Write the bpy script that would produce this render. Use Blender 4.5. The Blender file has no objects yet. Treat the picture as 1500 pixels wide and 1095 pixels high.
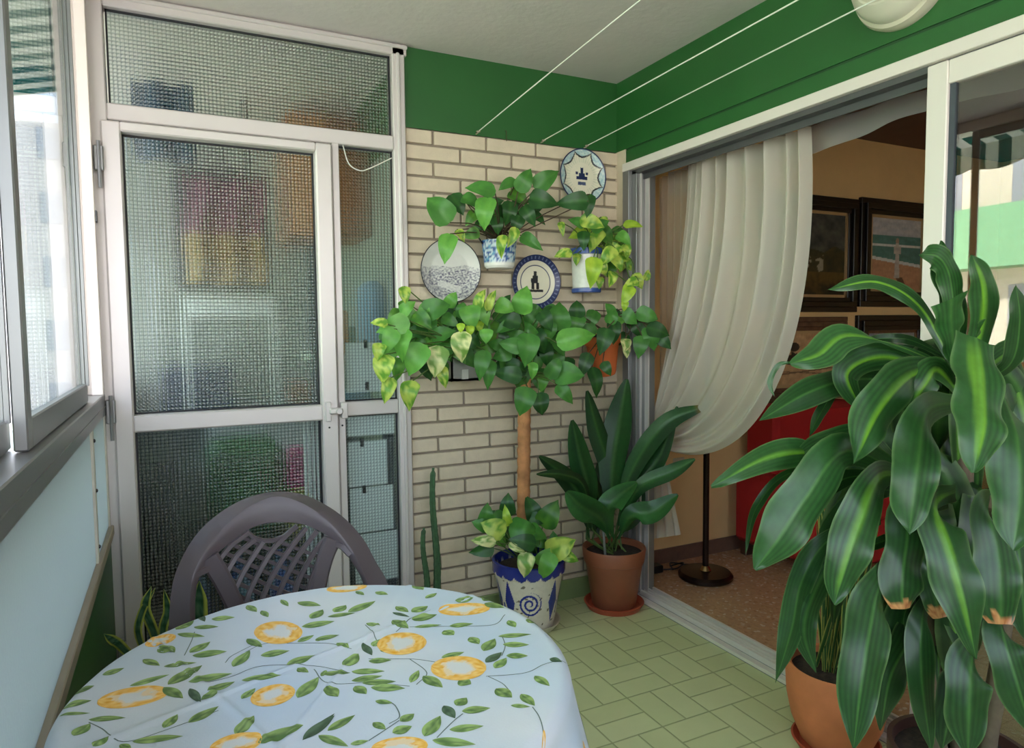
import bpy, math, random
from mathutils import Vector, Matrix, noise
from math import sin, cos, pi, radians
random.seed(7)
SC = bpy.context.scene
COL = SC.collection

# ------------------------------------------------------------------ camera
F = 1009.231
M = [[0.8974683, -0.4409615, -0.0101750],
     [0.0379294, 0.0541720, 0.9978110],
     [0.4394450, 0.8958897, -0.0653430]]
EYE = Vector((0, 0, 1.32))
RX, UX, FX = Vector(M[0]), Vector(M[1]), Vector(M[2])
cam = bpy.data.cameras.new('camera'); camo = bpy.data.objects.new('camera', cam); COL.objects.link(camo)
cam.sensor_width = 36; cam.lens = 36 * F / 1500; cam.clip_start = .02
mw = Matrix.Identity(4)
for i in range(3):
    mw[i][0] = RX[i]; mw[i][1] = UX[i]; mw[i][2] = -FX[i]; mw[i][3] = EYE[i]
camo.matrix_world = mw
SC.camera = camo

def ray(px, py): return RX * ((px - 750) / F) - UX * ((py - 547.5) / F) + FX
def at(px, py, d): return EYE + ray(px, py) * d
def on(px, py, axis, val):
    d = ray(px, py); return EYE + d * ((val - EYE[axis]) / d[axis])
def depth(p): return (p - EYE).dot(FX)

# ------------------------------------------------------------------ colour / materials
def lin(c):
    c /= 255.
    return c / 12.92 if c <= .04045 else ((c + .055) / 1.055) ** 2.4
def S(r, g, b): return (lin(r), lin(g), lin(b), 1)

def newmat(name):
    m = bpy.data.materials.new(name); m.use_nodes = True
    nt = m.node_tree; nt.nodes.clear()
    out = nt.nodes.new('ShaderNodeOutputMaterial')
    return m, nt, out
def N(nt, t, **kw):
    n = nt.nodes.new(t)
    for k, v in kw.items(): setattr(n, k, v)
    return n
def L(nt, a, b): nt.links.new(a, b)

def pmat(name, col, rough=.5, metal=0, bump=0, bscale=60, var=.06, vscale=8, spec=.5, trans=0, coat=0, attr=False):
    m, nt, out = newmat(name)
    p = N(nt, 'ShaderNodeBsdfPrincipled'); p.inputs['Roughness'].default_value = rough
    p.inputs['Metallic'].default_value = metal; p.inputs['Specular IOR Level'].default_value = spec
    p.inputs['Coat Weight'].default_value = coat
    tc = N(nt, 'ShaderNodeTexCoord')
    nz = N(nt, 'ShaderNodeTexNoise'); nz.inputs['Scale'].default_value = vscale; nz.inputs['Detail'].default_value = 5
    L(nt, tc.outputs['Object'], nz.inputs['Vector'])
    hsv = N(nt, 'ShaderNodeHueSaturation')
    mr = N(nt, 'ShaderNodeMapRange'); mr.inputs[1].default_value = .3; mr.inputs[2].default_value = .7
    mr.inputs[3].default_value = 1 - var; mr.inputs[4].default_value = 1 + var
    L(nt, nz.outputs['Fac'], mr.inputs[0]); L(nt, mr.outputs[0], hsv.inputs['Value'])
    if attr:
        a = N(nt, 'ShaderNodeAttribute', attribute_name='Col'); L(nt, a.outputs['Color'], hsv.inputs['Color'])
    else: hsv.inputs['Color'].default_value = col
    L(nt, hsv.outputs[0], p.inputs['Base Color'])
    if bump:
        b = N(nt, 'ShaderNodeBump'); b.inputs['Strength'].default_value = bump; b.inputs['Distance'].default_value = .003
        n2 = N(nt, 'ShaderNodeTexNoise'); n2.inputs['Scale'].default_value = bscale; n2.inputs['Detail'].default_value = 6
        L(nt, tc.outputs['Object'], n2.inputs['Vector']); L(nt, n2.outputs['Fac'], b.inputs['Height'])
        L(nt, b.outputs[0], p.inputs['Normal'])
    if trans:
        t = N(nt, 'ShaderNodeBsdfTranslucent'); L(nt, hsv.outputs[0], t.inputs[0])
        mx = N(nt, 'ShaderNodeMixShader'); mx.inputs[0].default_value = trans
        L(nt, p.outputs[0], mx.inputs[1]); L(nt, t.outputs[0], mx.inputs[2]); L(nt, mx.outputs[0], out.inputs[0])
    else: L(nt, p.outputs[0], out.inputs[0])
    return m

def thin_glass(name, tint=(1, 1, 1, 1), boost=1.0):
    m, nt, out = newmat(name)
    tr = N(nt, 'ShaderNodeBsdfTransparent'); tr.inputs[0].default_value = tint
    gl = N(nt, 'ShaderNodeBsdfGlossy'); gl.inputs['Roughness'].default_value = .0
    lw = N(nt, 'ShaderNodeLayerWeight'); lw.inputs[0].default_value = .5
    pw = N(nt, 'ShaderNodeMath', operation='POWER'); pw.inputs[1].default_value = 3.6
    mr = N(nt, 'ShaderNodeMapRange'); mr.inputs[3].default_value = .04 * boost; mr.inputs[4].default_value = 1
    L(nt, lw.outputs['Facing'], pw.inputs[0]); L(nt, pw.outputs[0], mr.inputs[0])
    mx = N(nt, 'ShaderNodeMixShader'); L(nt, mr.outputs[0], mx.inputs[0])
    L(nt, tr.outputs[0], mx.inputs[1]); L(nt, gl.outputs[0], mx.inputs[2]); L(nt, mx.outputs[0], out.inputs[0])
    return m

def grid_glass(name, cell=.0135, clear=.2):
    m, nt, out = newmat(name)
    tc = N(nt, 'ShaderNodeTexCoord'); sx = N(nt, 'ShaderNodeSeparateXYZ'); L(nt, tc.outputs['Object'], sx.inputs[0])
    def wave(o):
        a = N(nt, 'ShaderNodeMath', operation='MULTIPLY'); a.inputs[1].default_value = pi / cell; L(nt, o, a.inputs[0])
        s = N(nt, 'ShaderNodeMath', operation='SINE'); L(nt, a.outputs[0], s.inputs[0])
        b = N(nt, 'ShaderNodeMath', operation='ABSOLUTE'); L(nt, s.outputs[0], b.inputs[0])
        return b.outputs[0]
    add = N(nt, 'ShaderNodeMath', operation='ADD'); L(nt, wave(sx.outputs[0]), add.inputs[0]); L(nt, wave(sx.outputs[2]), add.inputs[1])
    bp = N(nt, 'ShaderNodeBump'); bp.inputs['Distance'].default_value = .0035; bp.inputs['Strength'].default_value = 1.0
    L(nt, add.outputs[0], bp.inputs['Height'])
    g = N(nt, 'ShaderNodeBsdfRefraction'); g.inputs['Roughness'].default_value = .0; g.inputs['IOR'].default_value = 1.3
    gl = N(nt, 'ShaderNodeBsdfGlossy'); gl.inputs['Roughness'].default_value = .12
    mn = N(nt, 'ShaderNodeMath', operation='MINIMUM'); L(nt, wave(sx.outputs[0]), mn.inputs[0]); L(nt, wave(sx.outputs[2]), mn.inputs[1])
    mp = N(nt, 'ShaderNodeMapRange'); mp.inputs[1].default_value = .12; mp.inputs[2].default_value = .6; L(nt, mn.outputs[0], mp.inputs[0])
    cg = N(nt, 'ShaderNodeMix', data_type='RGBA'); cg.inputs[6].default_value = (.76, .82, .82, 1); cg.inputs[7].default_value = (.94, .98, .97, 1)
    L(nt, mp.outputs[0], cg.inputs[0]); L(nt, cg.outputs[2], g.inputs['Color'])
    L(nt, bp.outputs[0], g.inputs['Normal']); L(nt, bp.outputs[0], gl.inputs['Normal'])
    mx = N(nt, 'ShaderNodeMixShader'); mx.inputs[0].default_value = .16
    L(nt, g.outputs[0], mx.inputs[1]); L(nt, gl.outputs[0], mx.inputs[2])
    tp = N(nt, 'ShaderNodeBsdfTransparent'); L(nt, cg.outputs[2], tp.inputs[0])
    m2 = N(nt, 'ShaderNodeMixShader'); m2.inputs[0].default_value = clear
    L(nt, mx.outputs[0], m2.inputs[1]); L(nt, tp.outputs[0], m2.inputs[2]); L(nt, m2.outputs[0], out.inputs[0])
    return m

def sheer(name, col, alpha, wav=0):
    m, nt, out = newmat(name)
    tr = N(nt, 'ShaderNodeBsdfTransparent')
    d = N(nt, 'ShaderNodeBsdfDiffuse'); d.inputs[0].default_value = col
    t = N(nt, 'ShaderNodeBsdfTranslucent'); t.inputs[0].default_value = col
    m1 = N(nt, 'ShaderNodeMixShader'); m1.inputs[0].default_value = .35
    L(nt, d.outputs[0], m1.inputs[1]); L(nt, t.outputs[0], m1.inputs[2])
    lw = N(nt, 'ShaderNodeLayerWeight'); lw.inputs[0].default_value = .4
    mr = N(nt, 'ShaderNodeMapRange'); mr.inputs[3].default_value = alpha; mr.inputs[4].default_value = 1
    L(nt, lw.outputs['Facing'], mr.inputs[0])
    m2 = N(nt, 'ShaderNodeMixShader'); L(nt, mr.outputs[0], m2.inputs[0])
    L(nt, tr.outputs[0], m2.inputs[1]); L(nt, m1.outputs[0], m2.inputs[2]); L(nt, m2.outputs[0], out.inputs[0])
    return m

def frosted(name, col):
    m, nt, out = newmat(name)
    tc = N(nt, 'ShaderNodeTexCoord'); nz = N(nt, 'ShaderNodeTexVoronoi'); nz.inputs['Scale'].default_value = 120
    L(nt, tc.outputs['Object'], nz.inputs['Vector'])
    bp = N(nt, 'ShaderNodeBump'); bp.inputs['Distance'].default_value = .001; bp.inputs['Strength'].default_value = .5
    L(nt, nz.outputs['Distance'], bp.inputs['Height'])
    p = N(nt, 'ShaderNodeBsdfPrincipled'); p.inputs['Base Color'].default_value = col; p.inputs['Roughness'].default_value = .35
    L(nt, bp.outputs[0], p.inputs['Normal'])
    t = N(nt, 'ShaderNodeBsdfTranslucent'); t.inputs[0].default_value = col
    mx = N(nt, 'ShaderNodeMixShader'); mx.inputs[0].default_value = .75
    L(nt, p.outputs[0], mx.inputs[1]); L(nt, t.outputs[0], mx.inputs[2]); L(nt, mx.outputs[0], out.inputs[0])
    return m

def tile_mat(name):
    # basket weave: 0.2 m squares, each two 0.2 x 0.1 tiles
    m, nt, out = newmat(name)
    g = N(nt, 'ShaderNodeNewGeometry'); sx = N(nt, 'ShaderNodeSeparateXYZ'); L(nt, g.outputs['Position'], sx.inputs[0])
    def mth(op, a, b=None, c=None):
        n = N(nt, 'ShaderNodeMath', operation=op)
        for i, v in enumerate((a, b, c)):
            if v is None: continue
            if isinstance(v, (int, float)): n.inputs[i].default_value = v
            else: L(nt, v, n.inputs[i])
        return n.outputs[0]
    X = mth('MULTIPLY', mth('ADD', sx.outputs[0], 10 - .008), 5.0)
    Y = mth('MULTIPLY', mth('ADD', sx.outputs[1], 10 + .037), 5.0)
    ix, iy = mth('FLOOR', X), mth('FLOOR', Y)
    fx, fy = mth('SUBTRACT', X, ix), mth('SUBTRACT', Y, iy)
    par = mth('MODULO', mth('ADD', mth('ADD', ix, iy), 1.0), 2.0)
    # orientation 0: split in y, 1: split in x
    a = mth('ADD', mth('MULTIPLY', fx, mth('SUBTRACT', 1.0, par)), mth('MULTIPLY', fy, par))   # long coord
    b = mth('ADD', mth('MULTIPLY', fy, mth('SUBTRACT', 1.0, par)), mth('MULTIPLY', fx, par))   # short coord
    b2 = mth('MULTIPLY', b, 2.0); ib = mth('FLOOR', b2); fb = mth('SUBTRACT', b2, ib)
    def edge(v): return mth('SUBTRACT', .5, mth('ABSOLUTE', mth('SUBTRACT', v, .5)))
    e = mth('MINIMUM', edge(a), mth('MULTIPLY', edge(fb), .5))
    rmp = N(nt, 'ShaderNodeMapRange'); rmp.inputs[1].default_value = .004; rmp.inputs[2].default_value = .022
    L(nt, e, rmp.inputs[0])
    wn = N(nt, 'ShaderNodeTexWhiteNoise', noise_dimensions='3D'); cb = N(nt, 'ShaderNodeCombineXYZ')
    L(nt, ix, cb.inputs[0]); L(nt, iy, cb.inputs[1]); L(nt, ib, cb.inputs[2]); L(nt, cb.outputs[0], wn.inputs['Vector'])
    nz = N(nt, 'ShaderNodeTexNoise'); nz.inputs['Scale'].default_value = 14; nz.inputs['Detail'].default_value = 6
    L(nt, g.outputs['Position'], nz.inputs['Vector'])
    c1 = N(nt, 'ShaderNodeMix', data_type='RGBA'); c1.inputs[6].default_value = S(196, 202, 148); c1.inputs[7].default_value = S(214, 218, 170)
    s = mth('ADD', mth('MULTIPLY', wn.outputs[0], .55), mth('MULTIPLY', nz.outputs['Fac'], .55)); L(nt, s, c1.inputs[0])
    c2 = N(nt, 'ShaderNodeMix', data_type='RGBA'); c2.inputs[6].default_value = S(160, 168, 118); L(nt, c1.outputs[2], c2.inputs[7]); L(nt, rmp.outputs[0], c2.inputs[0])
    p = N(nt, 'ShaderNodeBsdfPrincipled'); p.inputs['Roughness'].default_value = .38; L(nt, c2.outputs[2], p.inputs['Base Color'])
    bp = N(nt, 'ShaderNodeBump'); bp.inputs['Strength'].default_value = .4; bp.inputs['Distance'].default_value = .002
    L(nt, rmp.outputs[0], bp.inputs['Height']); L(nt, bp.outputs[0], p.inputs['Normal'])
    L(nt, p.outputs[0], out.inputs[0])
    return m

def terrazzo_mat(name):
    m, nt, out = newmat(name)
    g = N(nt, 'ShaderNodeNewGeometry')
    v = N(nt, 'ShaderNodeTexVoronoi'); v.inputs['Scale'].default_value = 80; L(nt, g.outputs['Position'], v.inputs['Vector'])
    r = N(nt, 'ShaderNodeValToRGB')
    e = r.color_ramp.elements; e[0].position = 0; e[0].color = S(188, 148, 116); e[1].position = 1; e[1].color = S(224, 200, 176)
    for p_, c in ((.35, S(194, 152, 116)), (.7, S(202, 160, 122)), (.86, S(176, 132, 98))):
        x = e.new(p_); x.color = c
    sp = N(nt, 'ShaderNodeSeparateColor'); L(nt, v.outputs['Color'], sp.inputs[0]); L(nt, sp.outputs[0], r.inputs[0])
    p = N(nt, 'ShaderNodeBsdfPrincipled'); p.inputs['Roughness'].default_value = .22; L(nt, r.outputs[0], p.inputs['Base Color'])
    L(nt, p.outputs[0], out.inputs[0]); return m

MT = {}
def mk():
    d = MT
    d['ceil'] = pmat('ceiling_paint', S(206, 197, 194), .9, bump=.5, bscale=35, var=.02)
    d['green'] = pmat('green_paint', S(38, 94, 42), .42, bump=.12, bscale=90, var=.05, vscale=5)
    d['green2'] = pmat('green_groove', S(24, 66, 30), .6)
    d['brick'] = pmat('cream_brick', S(212, 197, 172), .8, bump=.5, bscale=120, var=.05, vscale=22)
    d['mortar'] = pmat('mortar', S(148, 136, 120), .95, bump=.6, bscale=150, var=.06)
    d['tile'] = tile_mat('green_floor_tile')
    d['skirt'] = pmat('green_skirting_tile', S(128, 146, 98), .35, var=.06)
    d['terrazzo'] = terrazzo_mat('terrazzo')
    d['rskirt'] = pmat('room_skirting', S(120, 92, 78), .4, var=.1, vscale=30)
    d['ochre'] = pmat('ochre_paint', S(238, 200, 142), .85, bump=.2, bscale=60, var=.03)
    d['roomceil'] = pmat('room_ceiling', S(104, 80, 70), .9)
    d['alu'] = pmat('white_aluminium', S(212, 205, 202), .38, metal=.25, var=.015)
    d['aluw'] = pmat('white_lacquer', S(226, 216, 208), .35, var=.01)
    d['alug'] = pmat('grey_aluminium', S(146, 146, 146), .35, metal=.55, var=.02)
    d['alud'] = pmat('dark_aluminium', S(98, 98, 100), .4, metal=.5, var=.02)
    d['gasket'] = pmat('black_gasket', S(28, 30, 34), .6)
    d['black'] = pmat('black_plastic', S(24, 24, 26), .4)
    d['glass'] = thin_glass('window_glass', (.93, .97, .97, 1), 1.3)
    d['glassd'] = thin_glass('door_glass', (.80, .80, .78, 1), 3.5)
    d['grid'] = grid_glass('grid_pattern_glass')
    d['grid2'] = grid_glass('grid_pattern_glass_light', clear=.6)  # same glass as the door, made clearer to brighten the papers behind
    d['frost'] = frosted('frosted_panel', S(158, 164, 170))
    d['bead'] = pmat('painted_bead', S(206, 200, 186), .5)
    d['beige'] = pmat('beige_rail', S(168, 154, 136), .6)
    d['white'] = pmat('white_wall', S(214, 218, 212), .9, var=.02)
    d['silver'] = pmat('silver_metal', S(176, 176, 176), .3, metal=.5)
    d['teal'] = pmat('teal_cloth', S(34, 74, 104), .8)
    d['utilw'] = pmat('grey_tile_wall', S(150, 156, 150), .6, var=.05)
    d['paper'] = pmat('white_paper', S(242, 244, 242), .8, var=.01, trans=.2)
    d['leaf'] = pmat('leaf', None, .38, attr=True, trans=.22, var=.10, vscale=40, spec=.5)
    d['gloss'] = pmat('glossy_leaf', None, .34, attr=True, trans=.18, var=.10, vscale=60, spec=.45)
    d['attr'] = pmat('painted_surface', None, .3, attr=True, var=.03, vscale=30, spec=.5)
    d['canvas'] = pmat('oil_canvas', None, .45, attr=True, var=.12, vscale=50, bump=.5, bscale=200)
    d['cloth'] = pmat('printed_cotton', None, .62, attr=True, var=.02, vscale=12, bump=.12, bscale=260, spec=.35)
    d['stem'] = pmat('green_stem', S(84, 110, 52), .5, var=.15, vscale=30)
    d['stemd'] = pmat('brown_stem', S(74, 58, 40), .7, var=.2, vscale=30)
    d['trunk'] = pmat('cane_trunk', S(104, 90, 70), .8, bump=.6, bscale=60, var=.2, vscale=25)
    d['coir'] = pmat('coir_pole', S(190, 132, 86), .9, bump=1, bscale=90, var=.3, vscale=18)
    d['soil'] = pmat('soil', S(52, 38, 30), .95, bump=1, bscale=110, var=.5, vscale=70)
    d['terra'] = pmat('terracotta', S(206, 120, 76), .8, bump=.3, bscale=70, var=.14, vscale=9)
    d['terrab'] = pmat('brown_plastic_pot', S(150, 88, 62), .5, var=.1, vscale=12)
    d['saucer'] = pmat('red_brown_saucer', S(178, 82, 56), .5, var=.06)
    d['terrao'] = pmat('orange_terracotta', S(206, 104, 52), .7, bump=.2, var=.08)
    d['dpot'] = pmat('dark_brown_pot', S(74, 46, 38), .5)
    d['ceram'] = pmat('glazed_ceramic', None, .22, attr=True, var=.05, vscale=60)
    d['plastic'] = pmat('mauve_brown_plastic', S(92, 82, 86), .38, bump=.05, bscale=200, var=.03)
    d['red'] = pmat('red_fabric', S(176, 28, 28), .85, bump=.3, bscale=250, var=.05)
    d['wood'] = pmat('dark_wood', S(70, 42, 30), .5, var=.2, vscale=20)
    d['frameb'] = pmat('black_frame', S(14, 11, 12), .35, var=.2)
    d['framebr'] = pmat('brown_frame', S(104, 74, 56), .5, var=.3, vscale=25)
    d['gold'] = pmat('pale_gold', S(190, 160, 120), .45, metal=.3)
    d['bronze'] = pmat('dark_bronze', S(58, 44, 38), .25, metal=.8)
    d['brass'] = pmat('brass', S(190, 160, 110), .25, metal=.9)
    d['cream'] = pmat('cream_glass', S(214, 206, 188), .35, var=.03)
    d['creamp'] = pmat('cream_plastic', S(200, 190, 170), .45)
    d['sheer'] = sheer('sheer_curtain', S(232, 226, 214), .72)
    d['sheer2'] = sheer('sheer_thin', S(214, 196, 176), .38)
    d['sheer3'] = sheer('sheer_valance', S(190, 188, 186), .62)
    d['cord'] = pmat('white_cord', S(226, 224, 214), .7)
    d['maroon'] = pmat('maroon_cloth', S(112, 44, 78), .9, var=.2)
    d['tan'] = pmat('tan_cloth', S(150, 116, 74), .9)
    d['orange'] = pmat('orange_wood', S(206, 132, 62), .5, var=.12, vscale=6)
    d['cabinet'] = pmat('brown_cabinet', S(150, 92, 54), .5, var=.12, vscale=6)
    d['blue'] = pmat('blue_plastic', S(40, 84, 168), .4)
    d['lblue'] = pmat('light_blue_plastic', S(120, 158, 196), .4)
    d['navy'] = pmat('navy_cloth', S(34, 48, 84), .8)
    d['dgrey'] = pmat('dark_grey', S(64, 70, 78), .6)
    d['mgrey'] = pmat('mid_grey', S(120, 126, 130), .6)
    d['magenta'] = pmat('magenta_plastic', S(206, 40, 130), .4)
    d['yellow'] = pmat('yellow_green', S(180, 180, 60), .5)
    d['dgreen'] = pmat('deep_green', S(30, 96, 44), .5, var=.2)
    d['appl'] = pmat('white_appliance', S(226, 230, 232), .3)
    d['facade'] = pmat('cream_facade', S(238, 224, 200), .9, var=.03, vscale=1)
    d['facadew'] = pmat('white_facade', S(196, 194, 192), .9, var=.03, vscale=1)
    d['parapet'] = pmat('mint_parapet', S(140, 196, 146), .7)
    d['bwin'] = pmat('facade_window', S(168, 172, 178), .3)
    d['awn'] = None
    d['tree'] = pmat('tree_leaves', S(84, 120, 60), .8, var=.3)
    d['ground'] = pmat('street', S(150, 146, 140), .9)
mk()

# ------------------------------------------------------------------ mesh builder
class MB:
    def __init__(s): s.v = []; s.f = []; s.c = []; s.m = []; s.cur = (1, 1, 1, 1); s.mi = 0
    def add(s, vs, fs, cols=None):
        o = len(s.v); s.v += [tuple(v) for v in vs]
        s.c += cols if cols else [s.cur] * len(vs)
        s.f += [tuple(i + o for i in f) for f in fs]; s.m += [s.mi] * len(fs); return s
    def box(s, x0, x1, y0, y1, z0, z1, b=0):
        if x0 > x1: x0, x1 = x1, x0
        if y0 > y1: y0, y1 = y1, y0
        if z0 > z1: z0, z1 = z1, z0
        b = min(b, .45 * min(x1 - x0, y1 - y0, z1 - z0))
        if b <= 0:
            vs = [(x, y, z) for x in (x0, x1) for y in (y0, y1) for z in (z0, z1)]
            return s.add(vs, [(0, 1, 3, 2), (4, 6, 7, 5), (0, 4, 5, 1), (2, 3, 7, 6), (0, 2, 6, 4), (1, 5, 7, 3)])
        # chamfered box: 24 verts
        vs = []; idx = {}
        for ix, x in enumerate((x0, x1)):
            for iy, y in enumerate((y0, y1)):
                for iz, z in enumerate((z0, z1)):
                    sx, sy, sz = (1 if ix == 0 else -1), (1 if iy == 0 else -1), (1 if iz == 0 else -1)
                    for k in range(3):
                        p = [x + sx * b, y + sy * b, z + sz * b]; p[k] = (x, y, z)[k]
                        idx[(ix, iy, iz, k)] = len(vs); vs.append(tuple(p))
        fs = []
        for k in range(3):
            o = [i for i in range(3) if i != k]
            for sd in (0, 1):
                q = []
                for a, c in ((0, 0), (1, 0), (1, 1), (0, 1)):
                    key = [0, 0, 0]; key[k] = sd; key[o[0]] = a; key[o[1]] = c; q.append(idx[(*key, k)])
                fs.append(tuple(q))
        for k in range(3):
            o = [i for i in range(3) if i != k]
            for a in (0, 1):
                for c in (0, 1):
                    k0 = [0, 0, 0]; k0[o[0]] = a; k0[o[1]] = c; k1 = list(k0); k1[k] = 1
                    fs.append((idx[(*k0, o[0])], idx[(*k0, o[1])], idx[(*k1, o[1])], idx[(*k1, o[0])]))
        for ix in (0, 1):
            for iy in (0, 1):
                for iz in (0, 1): fs.append(tuple(idx[(ix, iy, iz, k)] for k in range(3)))
        return s.add(vs, fs)
    def tube(s, pts, r, seg=8, caps=True):
        pts = [Vector(p) for p in pts]; n = len(pts)
        rs = r if isinstance(r, (list, tuple)) else [r] * n
        vs = []; fs = []; prev = None
        for i, p in enumerate(pts):
            t = (pts[min(i + 1, n - 1)] - pts[max(i - 1, 0)]).normalized()
            if prev is None:
                a = Vector((0, 0, 1)) if abs(t.z) < .9 else Vector((1, 0, 0)); prev = t.cross(a).normalized()
            else: prev = (prev - t * prev.dot(t)).normalized()
            b = t.cross(prev)
            for k in range(seg):
                an = 2 * pi * k / seg; vs.append(p + (prev * cos(an) + b * sin(an)) * rs[i])
        for i in range(n - 1):
            for k in range(seg):
                k2 = (k + 1) % seg; fs.append((i * seg + k, i * seg + k2, (i + 1) * seg + k2, (i + 1) * seg + k))
        if caps: fs += [tuple(range(seg))[::-1], tuple((n - 1) * seg + k for k in range(seg))]
        return s.add(vs, fs)
    def lathe(s, prof, c, seg=48, axis='z', colf=None, sx=1, sy=1):
        vs = []; fs = []; cl = []
        for i, (r, h) in enumerate(prof):
            for k in range(seg):
                a = 2 * pi * k / seg; x, y = r * cos(a) * sx, r * sin(a) * sy
                if axis == 'z': p = (c[0] + x, c[1] + y, c[2] + h)
                elif axis == 'x': p = (c[0] + h, c[1] + x, c[2] + y)
                else: p = (c[0] + x, c[1] + h, c[2] + y)
                vs.append(p); cl.append(colf(r, h, a) if colf else s.cur)
        for i in range(len(prof) - 1):
            for k in range(seg):
                k2 = (k + 1) % seg; fs.append((i * seg + k, i * seg + k2, (i + 1) * seg + k2, (i + 1) * seg + k))
        if prof[0][0] > 1e-6: fs.append(tuple(range(seg))[::-1])
        if prof[-1][0] > 1e-6: fs.append(tuple((len(prof) - 1) * seg + k for k in range(seg)))
        return s.add(vs, fs, cl)
    def surf(s, fn, nu, nv, colf=None, closed_u=False):
        vs = []; cl = []
        for j in range(nv + 1):
            for i in range(nu + 1):
                u, v = i / nu, j / nv; vs.append(fn(u, v)); cl.append(colf(u, v) if colf else s.cur)
        fs = [(j * (nu + 1) + i, j * (nu + 1) + i + 1, (j + 1) * (nu + 1) + i + 1, (j + 1) * (nu + 1) + i) for j in range(nv) for i in range(nu)]
        return s.add(vs, fs, cl)
    def prism(s, poly, d0, d1, axis='y'):
        """polygon (list of 2-d points) extruded along an axis"""
        n = len(poly)
        def P(a, b, d): return {'y': (a, d, b), 'x': (d, a, b), 'z': (a, b, d)}[axis]
        vs = [P(a, b, d0) for a, b in poly] + [P(a, b, d1) for a, b in poly]
        fs = [tuple(range(n)), tuple(range(2 * n - 1, n - 1, -1))] + [(i, (i + 1) % n, n + (i + 1) % n, n + i) for i in range(n)]
        return s.add(vs, fs)
    def build(s, name, mat, parent=None, smooth=False, solid=0, bevel=0):
        me = bpy.data.meshes.new(name)
        if parent is not None:
            org = Vector(parent['_o'])
        else:
            xs, ys, zs = zip(*s.v); org = Vector(((min(xs) + max(xs)) / 2, (min(ys) + max(ys)) / 2, min(zs)))
        me.from_pydata([tuple(Vector(v) - org) for v in s.v], [], s.f); me.update()
        ca = me.color_attributes.new('Col', 'FLOAT_COLOR', 'POINT')
        ca.data.foreach_set('color', [x for c in s.c for x in c])
        mats = mat if isinstance(mat, (list, tuple)) else [mat]
        for m in mats: me.materials.append(MT[m] if isinstance(m, str) else m)
        if len(mats) > 1: me.polygons.foreach_set('material_index', s.m)
        import bmesh
        bm = bmesh.new(); bm.from_mesh(me); bmesh.ops.recalc_face_normals(bm, faces=bm.faces) if not getattr(s, 'open', False) else None
        bm.to_mesh(me); bm.free()
        if smooth:
            me.polygons.foreach_set('use_smooth', [True] * len(me.polygons))
            if smooth != 'all': me.set_sharp_from_angle(angle=radians(38))
        o = bpy.data.objects.new(name, me); COL.objects.link(o)
        o['_o'] = list(org)
        if parent is not None:
            o.parent = parent; o['_o'] = list(org)
        else: o.location = org
        if solid:
            md = o.modifiers.new('solid', 'SOLIDIFY'); md.thickness = solid; md.offset = 0
        if bevel:
            md = o.modifiers.new('bevel', 'BEVEL'); md.width = bevel; md.segments = 2
        return o

def thing(name, loc, label, cat, group=None):
    o = bpy.data.objects.new(name, None); COL.objects.link(o); o.location = loc; o['_o'] = list(loc); o.empty_display_size = .05
    o['label'] = label; o['category'] = cat
    if group: o['group'] = group
    return o
def tag(o, label, cat, group=None):
    o['label'] = label; o['category'] = cat
    if group: o['group'] = group
    return o
def struct(o, label=None):
    o['kind'] = 'structure'
    if label: o['label'] = label
    return o
def sroot(name, loc):
    o = bpy.data.objects.new(name, None); COL.objects.link(o); o.location = loc; o['_o'] = list(loc); o['kind'] = 'structure'; return o
def B(*a, **k): return MB().box(*a, **k)

def bez(pts, n=16):
    """Catmull-Rom through the points"""
    P = [Vector(p) for p in pts]; P = [P[0] * 2 - P[1]] + P + [P[-1] * 2 - P[-2]]; out = []
    m = len(P) - 3
    for i in range(n + 1):
        t = i / n * m; k = min(int(t), m - 1); t -= k
        a, b, c, d = P[k:k + 4]
        out.append(.5 * ((2 * b) + (c - a) * t + (2 * a - 5 * b + 4 * c - d) * t * t + (3 * b - a - 3 * c + d) * t ** 3))
    return out

# ------------------------------------------------------------------ room shell
WB, WR, WL = 2.852, 1.978, -.224
# floor, ceilings
struct(B(-.32, 2.0, -1.6, WB + .02, -.1, 0).build('floor', 'tile'))
struct(B(2.0, 5.6, -1.6, 3.1, -.1, .004).build('floor', 'terrazzo'))
struct(B(-.32, WR, -1.6, WB + .15, 2.5, 2.62).build('ceiling', 'ceil'))
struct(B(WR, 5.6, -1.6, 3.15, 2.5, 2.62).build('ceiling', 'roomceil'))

# back wall: brick below, green above
wb = sroot('wall_back', (1.45, WB, 0))
m = MB(); m.box(.905, 2.0, WB + .006, WB + .1, 0, 2.172); m.build('mortar', 'mortar', wb)
m = MB()
zt = 2.172; k = 0; H_ = .0662
while zt > .1:
    z1 = zt - .0055; z0 = zt - H_ + .0055
    z0 = max(z0, .06)
    row = round((zt - .914) / H_)
    off = 1.031 if row % 2 == 1 else 1.156
    x = off - .25 * 3
    while x < 2.0:
        a, b = max(x + .0055, .911), min(x + .2445, 1.985)
        if b - a > .012:
            j = random.uniform(-.0012, .0012)
            m.box(a, b, WB - .006 + j, WB + .02, z0 + random.uniform(-.0006, .0006), z1, b=.0022)
        x += .25
    zt -= H_
m.build('brickwork', 'brick', wb)
B(.90, 2.1, WB - .004, WB + .1, 2.172, 2.5).build('painted_band', 'green', wb)
struct(B(.90, 1.99, WB - .02, WB, 0, .097, b=.002).build('baseboard_back', 'skirt'))

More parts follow.
